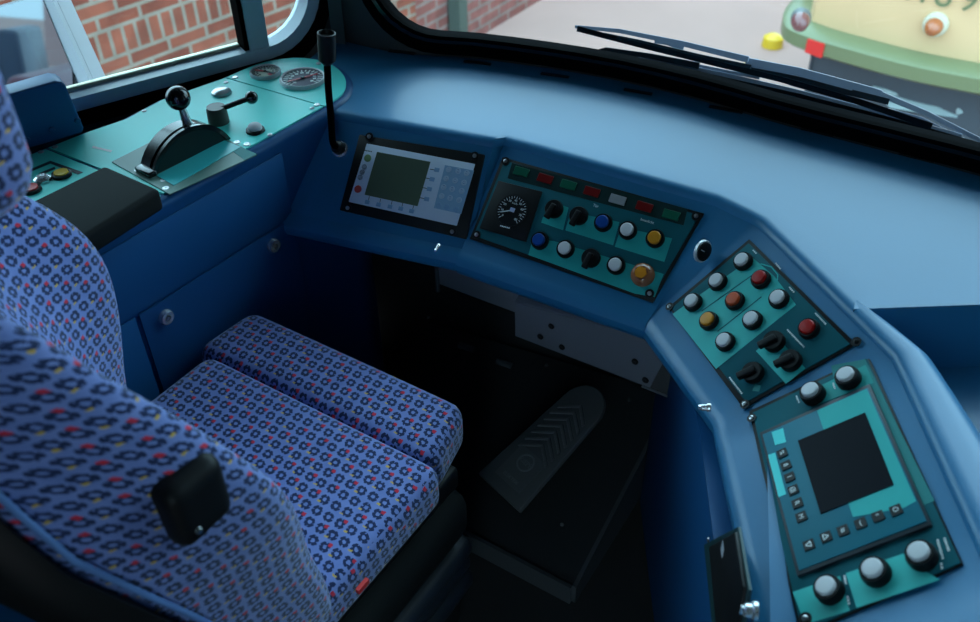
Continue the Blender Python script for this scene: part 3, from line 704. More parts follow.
mb = MB(); mb.lathe([(.0108, .0190), (.0100, .0240), (.0005, .0250)], (X_, Y_, 0), None, 6); mb.build('light_core', orangel, ob_)
aT = math.atan2(B1[1]-A1[1], B1[0]-A1[0])
text('Tür', .0065, 'label_text', ink, G, T((*p2.l(*bp(497, 241)), .005)) @ Matrix.Rotation(aT, 4, 'Z'))
text('Innenlicht', .0058, 'label_text', ink, G, T((*p2.l(*bp(685, 297)), .005)) @ Matrix.Rotation(aT, 4, 'Z'))
for q in ((167, 78), (864, 279), (694, 562), (61, 347)): screw(G, *p2.l(*bp(*q)), .0045, .0035)
# ----- corner panel
K = thing('control_panel', 'teal corner control panel with three black knobs, between speedometer panel and screen panel', 'control panel', p3.M)
plate(p3, K, 'backplate', black, [(749, 239), (856, 344), (743, 408), (668, 307)], -.002, .003, .001)
plate(p3, K, 'front_plate', teald, [(748.5, 243), (850, 344), (746, 402), (671.5, 308)], .002, .0045, .0006)
Q3 = lambda x, y: (650+x/3.457, 230+y/3.457)
brt = mat('corner_teal', (.04, .46, .43), .38, spec=.15)
plate(p3, K, 'colour_field', brt, [Q3(*q) for q in ((78, 290), (355, 96), (430, 160), (505, 258), (228, 480))], .0045, .0048)
plate(p3, K, 'colour_field', brt, [Q3(*q) for q in ((366, 418), (400, 392), (440, 372), (537, 478), (470, 532))], .0045, .0048)
def strip(pn, par, pts, w, z, m, nm):
    pts = [V((*pn.l(*q), z)) for q in pts]; mb = MB()
    for a, b in zip(pts, pts[1:]):
        d = (b-a).normalized(); n = V((-d.y, d.x, 0))*w/2; e_ = d*w*.3; mb.prism([a-n-e_, b-n+e_, b+n+e_, a+n-e_], (0, 0, .0002))
    return mb.build(nm, m, par)
strip(p3, K, [Q3(180, 280), Q3(352, 158)], .0016, .0049, teald, 'printed_line'); strip(p3, K, [Q3(235, 350), Q3(385, 232)], .0016, .0049, teald, 'printed_line')
strip(p3, K, [Q3(350, 130), Q3(385, 118), Q3(420, 128), Q3(442, 155), Q3(440, 185), Q3(405, 212)], .0016, .0049, brt, 'printed_outline')
Q4 = lambda x, y: (640+x/4.083, 230+y/4.083)
for x, y, m_ in ((420, 127, white), (316, 210, white), (215, 294, white), (492, 200, red), (386, 288, redo), (280, 370, orange), (566, 280, white), (458, 367, white), (347, 455, white), (688, 402, red)): button(p3, K, *Q4(x, y), m_, r=.0148)
knob(p3, K, *Q3(425, 382), *Q3(370, 410)); knob(p3, K, *Q3(482, 448), *Q3(425, 475)); knob(p3, K, *Q3(352, 490), *Q3(292, 518))
for x0, y0, x1, y1 in ((572, 288, 610, 328), (475, 345, 535, 408), (275, 510, 320, 568), (482, 198, 500, 218), (435, 115, 453, 137), (356, 70, 370, 84)): dash_label(p3, K, *Q3(x0, y0), *Q3(x1, y1))
x_, y_ = p3.l(*Q3(370, 547)); mb = MB(); mb.box((x_, y_, .0049), (.010, .010, .0003), Matrix.Rotation(.6, 3, 'Z')); mb.build('printed_symbol', tealm, K)
for q in ((68, 265), (328, 603)): screw(K, *p3.l(*Q3(*q)), .0045, .0032)
for q in ((712, 385),): screw(K, *p3.l(*Q3(*q)), .003, .0032, m=black)
# ----- right-hand panel with screen unit
Z_ = thing('control_panel', 'long teal control panel on the right arm with a dark square screen', 'control panel', p4.M)
plate(p4, Z_, 'backplate', black, [(748.7, 411), (868, 355), (963, 564), (800, 636)], -.002, .003, .001)
plate(p4, Z_, 'front_plate', teald, [(752.5, 412.5), (866.5, 358), (960.5, 562.5), (801.5, 632)], .002, .0045, .0006)
R6 = lambda x, y: (740+x/2.2875, 350+y/2.2875); R1 = lambda x, y: (730+x/3.912, 350+y/3.912); R4 = lambda x, y: (780+x/4.378, 480+y/4.378)
plate(p4, Z_, 'colour_field', tealm, [R1(395, 60), R1(528, 36), R1(800, 590), R1(745, 612), R1(540, 140), R1(420, 180)], .0045, .0047)
plate(p4, Z_, 'colour_field', mat('panel_teal2', (.03, .33, .31), .4, spec=.15), [R1(350, 140), R1(530, 58), R1(562, 128), R1(340, 215)], .0045, .0049)
bt2 = mat('lower_teal', (.05, .46, .43), .38, spec=.15)
plate(p4, Z_, 'colour_field', bt2, [R4(55, 490), R4(262, 420), R4(305, 572), R4(110, 632)], .0045, .0048)
plate(p4, Z_, 'colour_field', bt2, [R4(288, 408), R4(540, 322), R4(620, 390), R4(700, 436), R4(335, 560)], .0045, .0048)
un = plate(p4, Z_, 'screen_unit', inkd, [(759.5, 432.5), (869.5, 383.5), (931.5, 524.5), (797, 576)], .004, .009, .001)
plate(p4, un, 'unit_face', tealb, [(762.3, 434.5), (867.5, 387.5), (926.5, 521), (799, 570.5)], .0088, .0100, .0005)
plate(p4, un, 'colour_field', mat('unit_teal', (.04, .42, .40), .4, spec=.15), [(817, 410.5), (866.5, 388.8), (916, 501), (903, 508), (853, 517)], .0100, .0103)
plate(p4, un, 'display_glass', scr, [(797.7, 440.5), (865, 412.4), (893.5, 484.3), (820.5, 513.5)], .0100, .0112)
plate(p4, un, 'colour_field', tealbr, [(771.5, 432), (783, 428), (786, 442), (775, 445)], .0100, .0104)
plate(p4, un, 'colour_field', tealbr, [(768, 455), (775, 452.5), (786, 494), (778.5, 497)], .0100, .0104)
ad = V((*p4.l(808.6, 544.6), 0)); bd = V((*p4.l(895.8, 509.7), 0)); ak = math.atan2(bd.y-ad.y, bd.x-ad.x)
gl_ = ['%', '8', 'I', '@', 'R', 'M', '<', '>', '#', '(', '*', 'O']
for g_, q in zip(gl_, [(781.9, 452.8), (785.7, 465), (789.3, 476.8), (792.9, 489.6), (797, 502.9), (801, 516.5), (808.6, 544.6), (825.7, 536.6), (842.8, 530.2), (860.4, 523), (877.8, 516), (895.8, 509.7)]):
    x_, y_ = p4.l(*q, .0115); mb = MB(); mb.box((x_, y_, .0108), (.0130, .0130, .0018), Matrix.Rotation(ak, 3, 'Z')); k_ = mb.build('membrane_key', black, un, bevel=.0005, seg=1)
    if g_ in '<>':
        s_ = 1 if g_ == '>' else -1; t1 = [(s_*.0036, 0), (-s_*.0028, .0036), (-s_*.0028, -.0036)]; mb = MB(); Mr = Matrix.Rotation(ak, 3, 'Z')
        for i in range(3):
            a, b = V((*t1[i], 0)), V((*t1[(i+1) % 3], 0)); d = (b-a).normalized(); n = V((-d.y, d.x, 0))*.0006
            mb.prism([Mr@v+V((x_, y_, .0117)) for v in (a-n, b-n, b+n, a+n)], (0, 0, .0002))
        mb.build('key_symbol', ink, k_)
    else: text(g_, .0085, 'key_symbol', ink, k_, T((x_, y_, .0118)) @ Matrix.Rotation(ak + (R_(-90) if q[0] < 802 and q[1] < 520 else 0), 4, 'Z'))
for q in ((812.3, 393), (847.6, 377.6), (828.4, 589.2), (874.8, 571.4), (921, 555)): button(p4, Z_, *q, white, r=.0162, cap=.0112, h=.013)
for a, b in (((283, 420), (290, 460)), ((296, 510), (305, 550)), ((690, 262), (715, 350)), ((720, 255), (742, 315)), ((706, 365), (712, 395))): dash_label(p4, Z_, *R4(*a), *R4(*b))
dash_label(p4, Z_, *R1(260, 180), *R1(272, 210)); dash_label(p4, Z_, *R1(404, 130), *R1(412, 155))
for q in (R6(27, 156), R6(12, 125)): screw(Z_, *p4.l(*q), .0045, .0032)
screw(Z_, *p4.l(*R4(112, 608)), .0045, .0036)
# ----- gooseneck microphone and its jack
jw = pD.w(340.5, 149.5); Mj = pD.M.to_3x3()
gm = thing('gooseneck_microphone', 'black gooseneck microphone standing upright at the left end of the dashboard', 'microphone', jw)
mb = MB(); mb.lathe([(.0150, -.001), (.0150, .004), (.0115, .005), (.0115, -.001)], jw, Mj); mb.build('jack_ring', chrome, gm, world=True)
mb = MB(); mb.lathe([(.0112, 0), (.0110, .018), (.007, .022), (.0005, .022)], jw, Mj); mb.build('jack', black, gm, world=True)
fwh = V((FW.x, FW.y, 0)).normalized(); j2 = jw+pD.n*.02
tp = HIT(327, 60, j2-fwh*.01, fwh); hd = HIT(326.5, 33, j2-fwh*.01, fwh)
mb = MB(); mb.tube(bez([j2-pD.n*.004, j2+pD.n*.012+UZ*.006, HIT(331, 118, j2, fwh), HIT(328.5, 90, j2, fwh), tp]), .0062, 10); mb.build('neck', rubber, gm, world=True)
ax = (hd-tp).normalized(); Mh = frameM(tp, ax.orthogonal(), ax.cross(ax.orthogonal())).to_3x3(); L = (hd-tp).length
mb = MB(); mb.lathe([(.007, -.008), (.0145, 0), (.0155, L*.6), (.0155, L), (.013, L+.001), (.011, L-.006), (.0005, L-.006)], tp, Mh, 20); mb.build('microphone_head', black, gm, world=True)

# ================================================================== side cabinet with teal desk
ZD = .797
side = thing('side_cabinet', 'blue painted side cabinet under the left window with a locked lower flap', 'cabinet', (-1.0, .8, 0))
inn = [(324.3, 107), (278, 136), (168.6, 192), (70, 250)]
oval = [(324.3, 107), (338, 99), (345, 90), (345.5, 80), (338, 70), (324, 62.5), (302, 59), (278, 60.5), (253, 67), (226.5, 78.6)]
outr = [(226.5, 78.6), (163.5, 100.5), (127, 120), (89, 133), (46, 148)]
def Z2(q, z=ZD): return P(*q, z)
iw = [Z2(q) for q in inn]; dv = (iw[2]-iw[0]).normalized(); iw = [iw[0], iw[0]+dv*((iw[1]-iw[0]).dot(dv)), iw[0]+dv*((iw[2]-iw[0]).dot(dv)), iw[0]+dv*1.35]   # straight inner edge
ni = V((dv.y, -dv.x, 0)); ni = ni if ni.x > 0 else -ni
ov = bez([Z2(q) for q in oval], 4); ow = [Z2(q) for q in outr]; owd = (ow[3]-ow[0]).normalized(); ow.append(ow[3]+owd*.9)
ow = [ow[0], ow[1], ow[2], ow[3], ow[-1]]
full = [iw[3], iw[0]]+ov[1:]+ow[1:]
def offset(poly, d):
    n = len(poly); out = []; cx = sum((p for p in poly), V((0, 0, 0)))/n
    for i, p in enumerate(poly):
        a = (poly[i]-poly[i-1]).normalized(); b = (poly[(i+1) % n]-p).normalized(); t = (a+b).normalized(); q = V((t.y, -t.x, 0)); q = q/max(.5, q.dot(V((a.y, -a.x, 0))))
        out.append(p+q*d)
    return out
bo = offset(full, .012); 
if (bo[0]-full[0]).dot(ni) < 0: bo = offset(full, -.012); sg = -1
else: sg = 1
rim = []
for dd, z in ((.000, .0), (.0, ZD-.022), (.0035, ZD-.012), (.001, ZD-.004), (-.006, ZD-.0005)):
    q = offset(bo, sg*dd); rim.append([V((p.x, p.y, max(z, .0))) for p in q])
mb = MB(); mb.loft(rim); mb.build('body', blueshade, side, world=True, ang=50)
fo = offset(full, 0)
# door and fixed panels on the inner face
fa = iw[0]+ni*.0125
def IF(px, py, off=0): return HIT(px, py, fa+ni*off, ni)
fl_ = [IF(138, 315), IF(291, 213.5)]
zt_ = lambda p: p.z
d0, d1 = fl_; dz = (d0.z+d1.z)/2; print('door top z', d0.z, d1.z)
A = V((d0.x, d0.y, dz)); B = V((d1.x, d1.y, dz))
mb = MB(); mb.prism([A-UZ*.004, B-UZ*.004, V((B.x, B.y, .12)), V((A.x, A.y, .12))], ni*.004); door = mb.build('flap_door', blueshade, side, world=True, bevel=.001, seg=2)
g1 = IF(278.5, 140); 
mb = MB(); mb.prism([A-dv*-.0+UZ*.002-dv*0-(dv*-1)*0, B+UZ*.002, V((B.x, B.y, .795)), V((A.x, A.y, .795))], ni*.004)
Aq = A+dv*.7*(1 if (A-B).dot(dv) > 0 else -1)
mb = MB(); mb.prism([Aq+UZ*.002, B+UZ*.002, V((B.x, B.y, ZD-.03)), V((Aq.x, Aq.y, ZD-.03))], ni*.004); mb.build('upper_panel', blueshade, side, world=True, bevel=.001, seg=2)
e1 = A+(A-B).normalized()*.008; e2 = A+(A-B).normalized()*.6
mb = MB(); mb.prism([e1-UZ*.004, e2-UZ*.004, V((e2.x, e2.y, .12)), V((e1.x, e1.y, .12))], ni*.004); mb.build('rear_panel', blueshade, side, world=True, bevel=.001, seg=2)
for q in ((165, 316.5), (272.5, 245)):
    c = IF(*q, .004); M = frameM(c, UZ.cross(ni), UZ).to_3x3(); mb = MB()
    mb.lathe([(.0135, 0), (.0135, .004), (.0115, .008), (.0115, .0085), (.006, .0085), (.006, .003), (.0005, .003)], c, M, 24); k_ = mb.build('cam_lock', chrome, door, world=True)
    mb = MB(); mb.lathe([(.0055, .003), (.0045, .010), (.0005, .010)], c, M, 4); mb.build('lock_core', steel, k_, world=True)
# teal plates
def tplate(pts, name, lab_, cat='panel', z0=ZD-.001, z1=ZD+.0025, m=teal):
    o = thing(name, lab_, cat, (pts[0].x, pts[0].y, z0)); mb = MB(); mb.prism([V((p.x, p.y, z0)) for p in pts], (0, 0, z1-z0)); mb.build('plate', m, o, world=True); return o
ZT = ZD+.0025
def gap(a, b, k): return a+(b-a).normalized()*k
c1a, c1b = iw[0], ov[-1]
gp = tplate([iw[0]+(ov[-1]-iw[0])*0]+ov[1:], 'gauge_plate', 'turquoise rounded end plate with two round pressure gauges near the windscreen corner')
l23a, l23b = Z2((46, 149)), Z2((96, 169)); dd_ = (l23b-l23a).normalized()
def xsec(a, d, b, e):   # 2-D line intersection
    k = ((b.x-a.x)*e.y-(b.y-a.y)*e.x)/(d.x*e.y-d.y*e.x); return a+d*k
q_in = xsec(l23a, dd_, iw[0], dv); q_out = xsec(l23a, dd_, ow[3], owd)
sh_ = dv*(-.003 if (iw[3]-iw[0]).dot(dv) < 0 else .003)
lp_ = tplate([iw[0]+sh_, q_in-sh_, q_out-sh_, ow[3], ow[2], ow[1], ow[0]+sh_], 'lever_plate', 'long turquoise desk plate carrying the ball-topped levers')
bp_ = tplate([q_in+sh_, iw[3]-sh_*2, ow[-1], q_out+sh_], 'switch_plate', 'turquoise desk plate with red and yellow push buttons beside the driver seat')
def dk(q, z=ZT): p = P(*q, z); return p
def dscrew(par, q, r=.004):
    c = dk(q); mb = MB(); mb.lathe([(r*1.5, 0), (r*1.3, .0015), (r*.6, .002), (.0003, .001)], c, None, 12); mb.build('screw', steel, par, world=True)
for q in ((235, 77.5), (319, 63.5), (317, 105)): dscrew(gp, q)
for q in ((226, 82.5), (185, 96), (144, 111), (270, 135), (312, 108.5)): dscrew(lp_, q, .003)
for q in ((41, 152), (55, 147)): dscrew(bp_ if q[0] < 45 else lp_, q, .0035)
def gauge(cx, cy, rx, name, face, lab_, sub):
    c = dk((cx, cy)); r = (dk((cx+rx, cy))-dk((cx-rx, cy))).length/2; Mg = frameM(c, V((1, .1, 0)), V((-.1, 1, 0)))
    vd = V((-c.x, -c.y, 0)).normalized(); yy = -vd; xx = yy.cross(UZ); Mg = frameM(c, xx, yy).to_3x3(); q = MB()
    q.lathe([(r*1.0, 0), (r*1.0, .004), (r*.95, .007), (r*.88, .006), (r*.88, 0)], c, None, 40); g_ = q.build('gauge', mat('gauge_bezel', (.70, .70, .72), .35), gp, world=True); g_['label'] = lab_
    q = MB(); q.lathe([(r*.9, .001), (r*.9, .0035), (.0003, .0035)], c, None, 40); q.build('gauge_face', face, g_, world=True)
    q = MB()
    for i in range(21):
        a = R_(225-270*i/20); q.box(c+Mg@V((math.cos(a)*r*.74, math.sin(a)*r*.74, .0040)), (r*.20, .0030, .0004), Mg@Matrix.Rotation(a, 3, 'Z'))
    for i in range(11):
        a = R_(225-270*i/10); q.box(c+Mg@V((math.cos(a)*r*.52, math.sin(a)*r*.52, .0040)), (r*.14, r*.13, .0004), Mg)
    q.build('scale_marks', ink if sub else inkd, g_, world=True)
    a1, a2 = (200, 20) if sub else (150, -40)
    for a, m_ in ((a1, redink), (a2, redink if sub else inkd)):
        a = R_(a); q = MB(); q.box(c+Mg@V((math.cos(a)*r*.3, math.sin(a)*r*.3, .0050)), (r*.80, .0045, .0006), Mg@Matrix.Rotation(a, 3, 'Z')); q.build('needle', m_, g_, world=True)
    q = MB(); q.lathe([(r*.09, .0045), (r*.08, .007), (.0003, .007)], c, None, 16); q.build('needle_hub', inkd, g_, world=True)
    if not sub:
        q = MB(); q.box(c+Mg@V((r*.38, -r*.38, .0039)), (r*.5, r*.3, .0003), Mg@Matrix.Rotation(.6, 3, 'Z')); q.build('red_zone', redink, g_, world=True)
    q = MB(); q.lathe([(r*.88, .0058), (.0003, .0060)], c, None, 32)
gauge(303, 80, 23, 'gauge', greyp, 'larger gauge with a dark grey face', True)
gauge(265.5, 73.5, 15.5, 'gauge', mat('pale_gauge', (.60, .60, .50), .5, spec=.1), 'smaller gauge with a pale face', False)
# drive controller
ctl = thing('drive_controller', 'black domed drive controller with chrome lever and large black ball knob on the turquoise desk', 'controller', dk((190, 154)))
def slab(pts, z0, z1, nm, m_, par): mb = MB(); mb.prism([V((p.x, p.y, z0)) for p in [dk(q) for q in pts]], (0, 0, z1-z0)); return mb.build(nm, m_, par, world=True)
slab([(112, 162.5), (192.5, 121.5), (257, 155.5), (170, 195)], ZT, ZT+.0015, 'mounting_plate', olive, ctl)
slab([(157, 176.5), (224, 141.5), (241, 148), (174, 186.5)], ZT+.0015, ZT+.0025, 'colour_strip', mat('strip_teal', (.05, .50, .52), .35), ctl)
slab([(212, 137), (226, 141), (257, 155), (245, 161)], ZT+.0015, ZT+.0020, 'tinted_strip', tealm, ctl)
E1, E2 = dk((154, 176)), dk((228, 139.5)); cd_ = (E2-E1); CH = cd_.length; cd_.normalize(); cn = V((-cd_.y, cd_.x, 0))
cn = cn if cn.dot(ni) < 0 else -cn          # towards window
Hs = .050; Rr = (CH*CH/4+Hs*Hs)/(2*Hs); mid = (E1+E2)/2
def arc(r_, n=20):
    a0 = math.asin(min(1, CH/2/Rr)); return [(mid+cd_*(r_*math.sin(-a0+2*a0*i/n))+UZ*(Rr*0+r_*math.cos(-a0+2*a0*i/n)-(Rr-Hs))) for i in range(n+1)]
mb = MB(); pr_ = arc(Rr-.003); mb.prism([p-cn*.001 for p in pr_], cn*.032); mb.build('quadrant_body', mat('quadrant_green_black', (.006, .016, .015), .35), ctl, world=True)
mb = MB(); o_, i_ = arc(Rr+.002), arc(Rr-.010)
mb.loft([[a+cn*w for a in ()] for w in ()] or [[o+cn*.012, o+cn*.036, i+cn*.036, i+cn*.012] for o, i in zip(o_, i_)]); mb.build('quadrant_rim', blackg, ctl, world=True)
mb = MB(); o_ = arc(Rr+.004); mb.loft([[o-cn*.003, o+cn*.003, i+cn*.003, i-cn*.003] for o, i in zip(o_, arc(Rr-.004))]); mb.build('quadrant_rim', blackg, ctl, world=True)
mb = MB(); mb.box(E1+UZ*.006-cd_*.004+cn*.014, (.040, .016, .010), frameM(E1, cn, cd_).to_3x3()); mb.build('end_stop', blackg, ctl, bevel=.003, world=True)
mb = MB(); c = IFp = HIT(163.5, 164, mid-cn*-.03, cn) if False else E1+cd_*.035+UZ*.02+cn*.012; mb.lathe([(.004, 0), (.003, .003), (.0003, .003)], c, frameM(c, cd_, UZ).to_3x3()); mb.build('red_marker', redink, ctl, world=True)
aR = HIT(190, 131, mid+cn*.018, cn); ball = HIT(178, 98, mid+cn*.018, cn)
la = (ball-aR).normalized(); Ml = frameM(aR, la.orthogonal(), la.cross(la.orthogonal())).to_3x3(); LL = (ball-aR).length
mb = MB(); mb.lathe([(.010, -.012), (.0095, .0), (.0075, LL*.4), (.0060, LL*.75), (.0085, LL*.85), (.006, LL)], aR, Ml, 18); lv = mb.build('lever_rod', chrome, ctl, world=True)
rb = .5*24.5/F*(ball-O).dot(FW)
mb = MB(); mb.lathe([(rb*math.sin(math.pi*i/16), -rb*math.cos(math.pi*i/16)) for i in range(17)], ball, Ml, 28); mb.build('ball_knob', blackg, lv, world=True)
for q in ((138, 170.5), (164, 180.5), (166, 188.5), (237, 142.5), (247, 144.5)): dscrew(ctl, q, .0042)
# direction switch
dsw = thing('direction_switch', 'small grey-brown rotary switch with a thin handle and small black ball', 'switch', dk((219, 123)))
c = dk((219, 122)); h_ = .030
mb = MB(); mb.lathe([(.0185, 0), (.0175, h_*.8), (.016, h_), (.0003, h_)], c, None, 28); mb.build('switch_body', mat('brown_grey_metal', (.085, .065, .055), .45), dsw, world=True)
a_ = c+UZ*(h_*.75); b_ = P(251.5, 97.5, ZT+.045)
mb = MB(); mb.tube([a_, a_.lerp(b_, .3)+UZ*.0, b_], .0045, 10); hn = mb.build('handle', black, dsw, world=True)
rb = .5*13/F*(b_-O).dot(FW)
mb = MB(); mb.lathe([(rb*math.sin(math.pi*i/12), -rb*math.cos(math.pi*i/12)) for i in range(13)], b_, None, 22); mb.build('ball_knob', blackg, hn, world=True)
c = dk((221.5, 93)); mb = MB(); mb.lathe([(.019, 0), (.018, .004), (.012, .008), (.0003, .009)], c, None, 28); lab(mb.build('blanking_cap', steel, lp_, world=True), 'round metal cap')
c = dk((255.5, 131)); mb = MB(); mb.lathe([(.0165, 0), (.016, .004), (.012, .005), (.0003, .005)], c, None, 28); b2 = mb.build('push_button', black, lp_, world=True)
mb = MB(); mb.lathe([(.0125, .004), (.012, .010), (.009, .013), (.0003, .0145)], c, None, 24); lab(mb.build('button_cap', white, b2, world=True), 'white domed cap')
slab([(93, 146), (112, 150.5), (111, 152.3), (92, 147.8)], ZT, ZT+.0004, 'label_text', ink, lp_)
# switch plate fittings
c0 = [(2, 181), (50.5, 161.5), (81.5, 172), (22, 199)]
strip_o = slab([(10, 178), (50.5, 161), (83, 172.5), (78, 174.5), (50.5, 163.5), (12, 179.5)], ZT, ZT+.0006, 'printed_outline', inkd, bp_)
slab([(39, 173.5), (54.5, 167), (55.5, 168.8), (40, 175.5)], ZT, ZT+.0006, 'printed_bar', inkd, bp_)
for (x, y, rx, m_) in ((31.5, 190.5, 10, mat('red_cap', (.62, .03, .03), .3)), (62, 175.5, 9.6, mat('yellow_cap', (.70, .42, .02), .3))):
    c = dk((x, y)); r = (dk((x+rx, y))-dk((x-rx, y))).length/2; mb = MB(); mb.lathe([(r, 0), (r*.97, .005), (r*.8, .006), (r*.78, .003), (.0003, .003)], c, None, 28); b2 = mb.build('push_button', black, bp_, world=True)
    mb = MB(); mb.lathe([(r*.76, .003), (r*.72, .0075), (.0003, .008)], c, None, 24); mb.build('button_cap', m_, b2, world=True)
c = dk((43, 180)); mb = MB(); mb.lathe([(.014, 0), (.0135, .004), (.008, .008), (.007, .004), (.0003, .004)], c, None, 24); mb.build('key_switch', chrome, bp_, world=True)
# armrest pad on the desk
zt = .838
ap = [P(105, 164.5, zt), P(160, 188.5, zt), P(68, 246, zt)+(P(68, 246, zt)-P(160, 188.5, zt))*.5, P(12, 210, zt)+(P(12, 210, zt)-P(105, 164.5, zt))*.5]
mb = MB(); mb.prism([V((p.x, p.y, ZT+.001)) for p in ap], (0, 0, zt-ZT-.001))
tag(mb.build('armrest_pad', pad, bevel=.008, seg=4), 'black vinyl padded armrest lying on the blue cabinet top beside the seat', 'armrest')
# blue housing behind the desk
ha = P(85, 134, ZT); hq = [HIT(*q, ha, sn) for q in ((84, 135), (84, 128), (66, 85.5), (62, 82.5), (55, 81.5), (5, 96), (-12, 104), (-12, 160))]
hq[0].z = ZT+.002; hq[-1].z = ZT+.002
hs_ = thing('blue_housing', 'blue painted metal housing with a row of rivets at the back of the desk', 'housing', ha)
mb = MB(); mb.prism(hq, -sn*.045); mb.build('cover', mat('housing_blue', (.018, .12, .34), .45), hs_, world=True, bevel=.005, seg=3)
for q in ((27, 139.5), (52, 130), (77.5, 120.5)):
    c = HIT(*q, ha+sn*.000, sn); mb = MB(); mb.lathe([(.0055, 0), (.0045, .003), (.0003, .0038)], c, frameM(c, UZ.cross(sn), UZ).to_3x3(), 14); mb.build('rivet', mat('housing_blue', (.018, .12, .34), .45), hs_, world=True)
# ================================================================== footwell
toe = thing('toe_board', 'black sloping toe board with a raised edge on the cab floor', 'footrest', (-.7, 1.1, 0))
def TZ(y): return .045+(y-.950)*.33
y0, y1 = .950, 1.39
mb = MB(); pr_ = [V((-.438, y0, TZ(y0))), V((-.445, y1, TZ(y1))), V((-1.05, 1.33, TZ(1.33))), V((-1.05, y0, TZ(y0)))]
mb.prism([p-UZ*.012 for p in pr_], UZ*.012); mb.build('tread_plate', blackm, toe, world=True)
mb = MB(); lip = [V((-1.05, y0, 0)), V((-.438, y0, 0)), V((-.445, y1, 0))]
for a, b in zip(lip, lip[1:]):
    d = (b-a).normalized(); n = V((d.y, -d.x, 0))*.008
    mb.prism([V((a.x, a.y, .002)), V((b.x, b.y, .002)), V((b.x, b.y, TZ(b.y)+.008)), V((a.x, a.y, TZ(a.y)+.008))], n)
mb.build('edge_flange', mat('edge_black', (.06, .06, .065), .4), toe, world=True)
tn = (V((-.44, y1, TZ(y1)))-V((-.44, y0, TZ(y0)))).cross(V((-1, 0, 0))).normalized(); tn = tn if tn.z > 0 else -tn
tp0 = V((-.44, y0, TZ(y0)))
for q in ((562, 524.5), (546.5, 365.5), (629.5, 400), (428.5, 317.5)):
    c = HIT(*q, tp0+tn*.001, tn); mb = MB(); mb.lathe([(.004, 0), (.003, .002), (.0003, .0025)], c, frameM(c, V((1, 0, 0)), V((0, 1, .4))).to_3x3(), 12); mb.build('screw', steel, toe, world=True)
for a, b in (((459, 345), (474, 350)), ((497, 361), (512, 366))):
    A, B = HIT(*a, tp0+tn*.001, tn), HIT(*b, tp0+tn*.001, tn); mb = MB(); mb.tube([A, B], .008, 8); mb.build('toe_stud', darkgrey, toe, world=True)
# pedal
n0, n1 = P(480, 476, .13), P(521, 514, .13); fc = P(582, 392, .235)
pm0 = (n0+n1)/2; pu = (n1-n0).normalized(); pl_ = (fc-pm0); pl_ = (pl_-pu*pl_.dot(pu)); PL = pl_.length
MPp = frameM(pm0, pu, pl_); PW = (n1-n0).length
wr_ = (P(604, 385, .33)-P(560, 372, .33)).length
print('pedal len', PL, 'w', PW, wr_, 'tilt', math.degrees(math.asin(pl_.normalized().z)))
ped_ = thing('accelerator_pedal', 'long black rubber foot pedal with chevron treads, rounded at the top', 'pedal', MPp)
def ped_out(z, ex=0):
    w0, w1 = PW/2+ex, .048+ex; L = PL-.01; pts = [(-w0, -ex), (w0, -ex)]
    for i in range(0, 13): a = R_(180*i/12); pts.append((w1*math.cos(a), L-.02+(w1+.004)*math.sin(a)))
    return [V((x, y, z)) for x, y in pts]
mb = MB(); mb.prism(ped_out(0), (0, 0, .014)); mb.build('pedal_body', mat('pedal_rubber', (.085, .085, .088), .5), ped_, bevel=.003)
mb = MB(); mb.prism(ped_out(-.012, -.012), (0, 0, .013)); mb.build('pedal_arm', darkgrey, ped_)
rub2 = mat('pedal_tread', (.11, .11, .113), .42)
for i in range(7):
    yb_ = PL*.46+i*.0185; hw = .040; t_ = .0085
    for sgn in (-1, 1):
        if i == 6: hw = .036
        mb = MB(); mb.prism([V((0, yb_, .013)), V((sgn*hw, yb_-.028, .013)), V((sgn*hw, yb_-.028+t_, .013)), V((0, yb_+t_, .013))], (0, 0, .005)); mb.build('tread_bar', rub2, ped_, bevel=.0012, seg=2)
mb = MB(); yc = PL*.25
mb.prism([V((-.036, yc-.042, .0138)), V((.036, yc-.042, .0138)), V((.036, yc+.036, .0138)), V((-.036, yc+.036, .0138))], (0, 0, .0012)); mb.build('badge_plate', rub2, ped_)
mb = MB(); mb.lathe([(.019, .0148), (.019, .0165), (.016, .0165), (.016, .0148)], (0, yc+.012, 0), None, 32); mb.build('badge_ring', mat('badge_relief', (.18, .18, .185), .35), ped_)
text('KIEPE', .014, 'badge_text', mat('badge_relief', (.18, .18, .185), .35), ped_, T((0, yc+.012, .0162)))
text('ELEKTRIK', .010, 'badge_text', mat('badge_relief', (.18, .18, .185), .35), ped_, T((0, yc-.030, .0155)))
# beam and bracket under the dash
bn_ = V((0, -1, 0)); b00 = V((0, 1.15, 0)); bq = [HIT(*q, b00, bn_) for q in ((515, 303), (672, 345), (650, 388), (515, 336))]; bA, bB = bq[0], bq[1]; print('bracket', bq)
br = thing('steel_bracket', 'dark grey folded steel bracket with screws hanging under the dashboard above the pedal', 'bracket', bA)
mb = MB(); mb.prism(bq, (0, .004, 0)); mb.prism([bq[0], bq[1], bq[1]+V((0, .09, .035)), bq[0]+V((0, .09, .035))], (0, 0, .004)); mb.build('bracket_plate', mat('bracket_grey', (.17, .17, .20), .5, bump=.1), br, world=True, bevel=.001, seg=2)
for q in ((551.5, 326), (540.5, 336.5), (562, 347), (635, 361.5), (645.5, 380)):
    c = HIT(*q, bA, bn_); mb = MB(); mb.lathe([(.0065, 0), (.006, .002), (.003, .003), (.0003, .001)], c, frameM(c, UZ.cross(bn_), UZ).to_3x3(), 14); mb.build('bolt', black, br, world=True)
wA, wB, wC, wD = [HIT(*q, V((0, 1.152, 0)), bn_) for q in ((668, 350), (703, 374), (694, 407), (642, 386))]
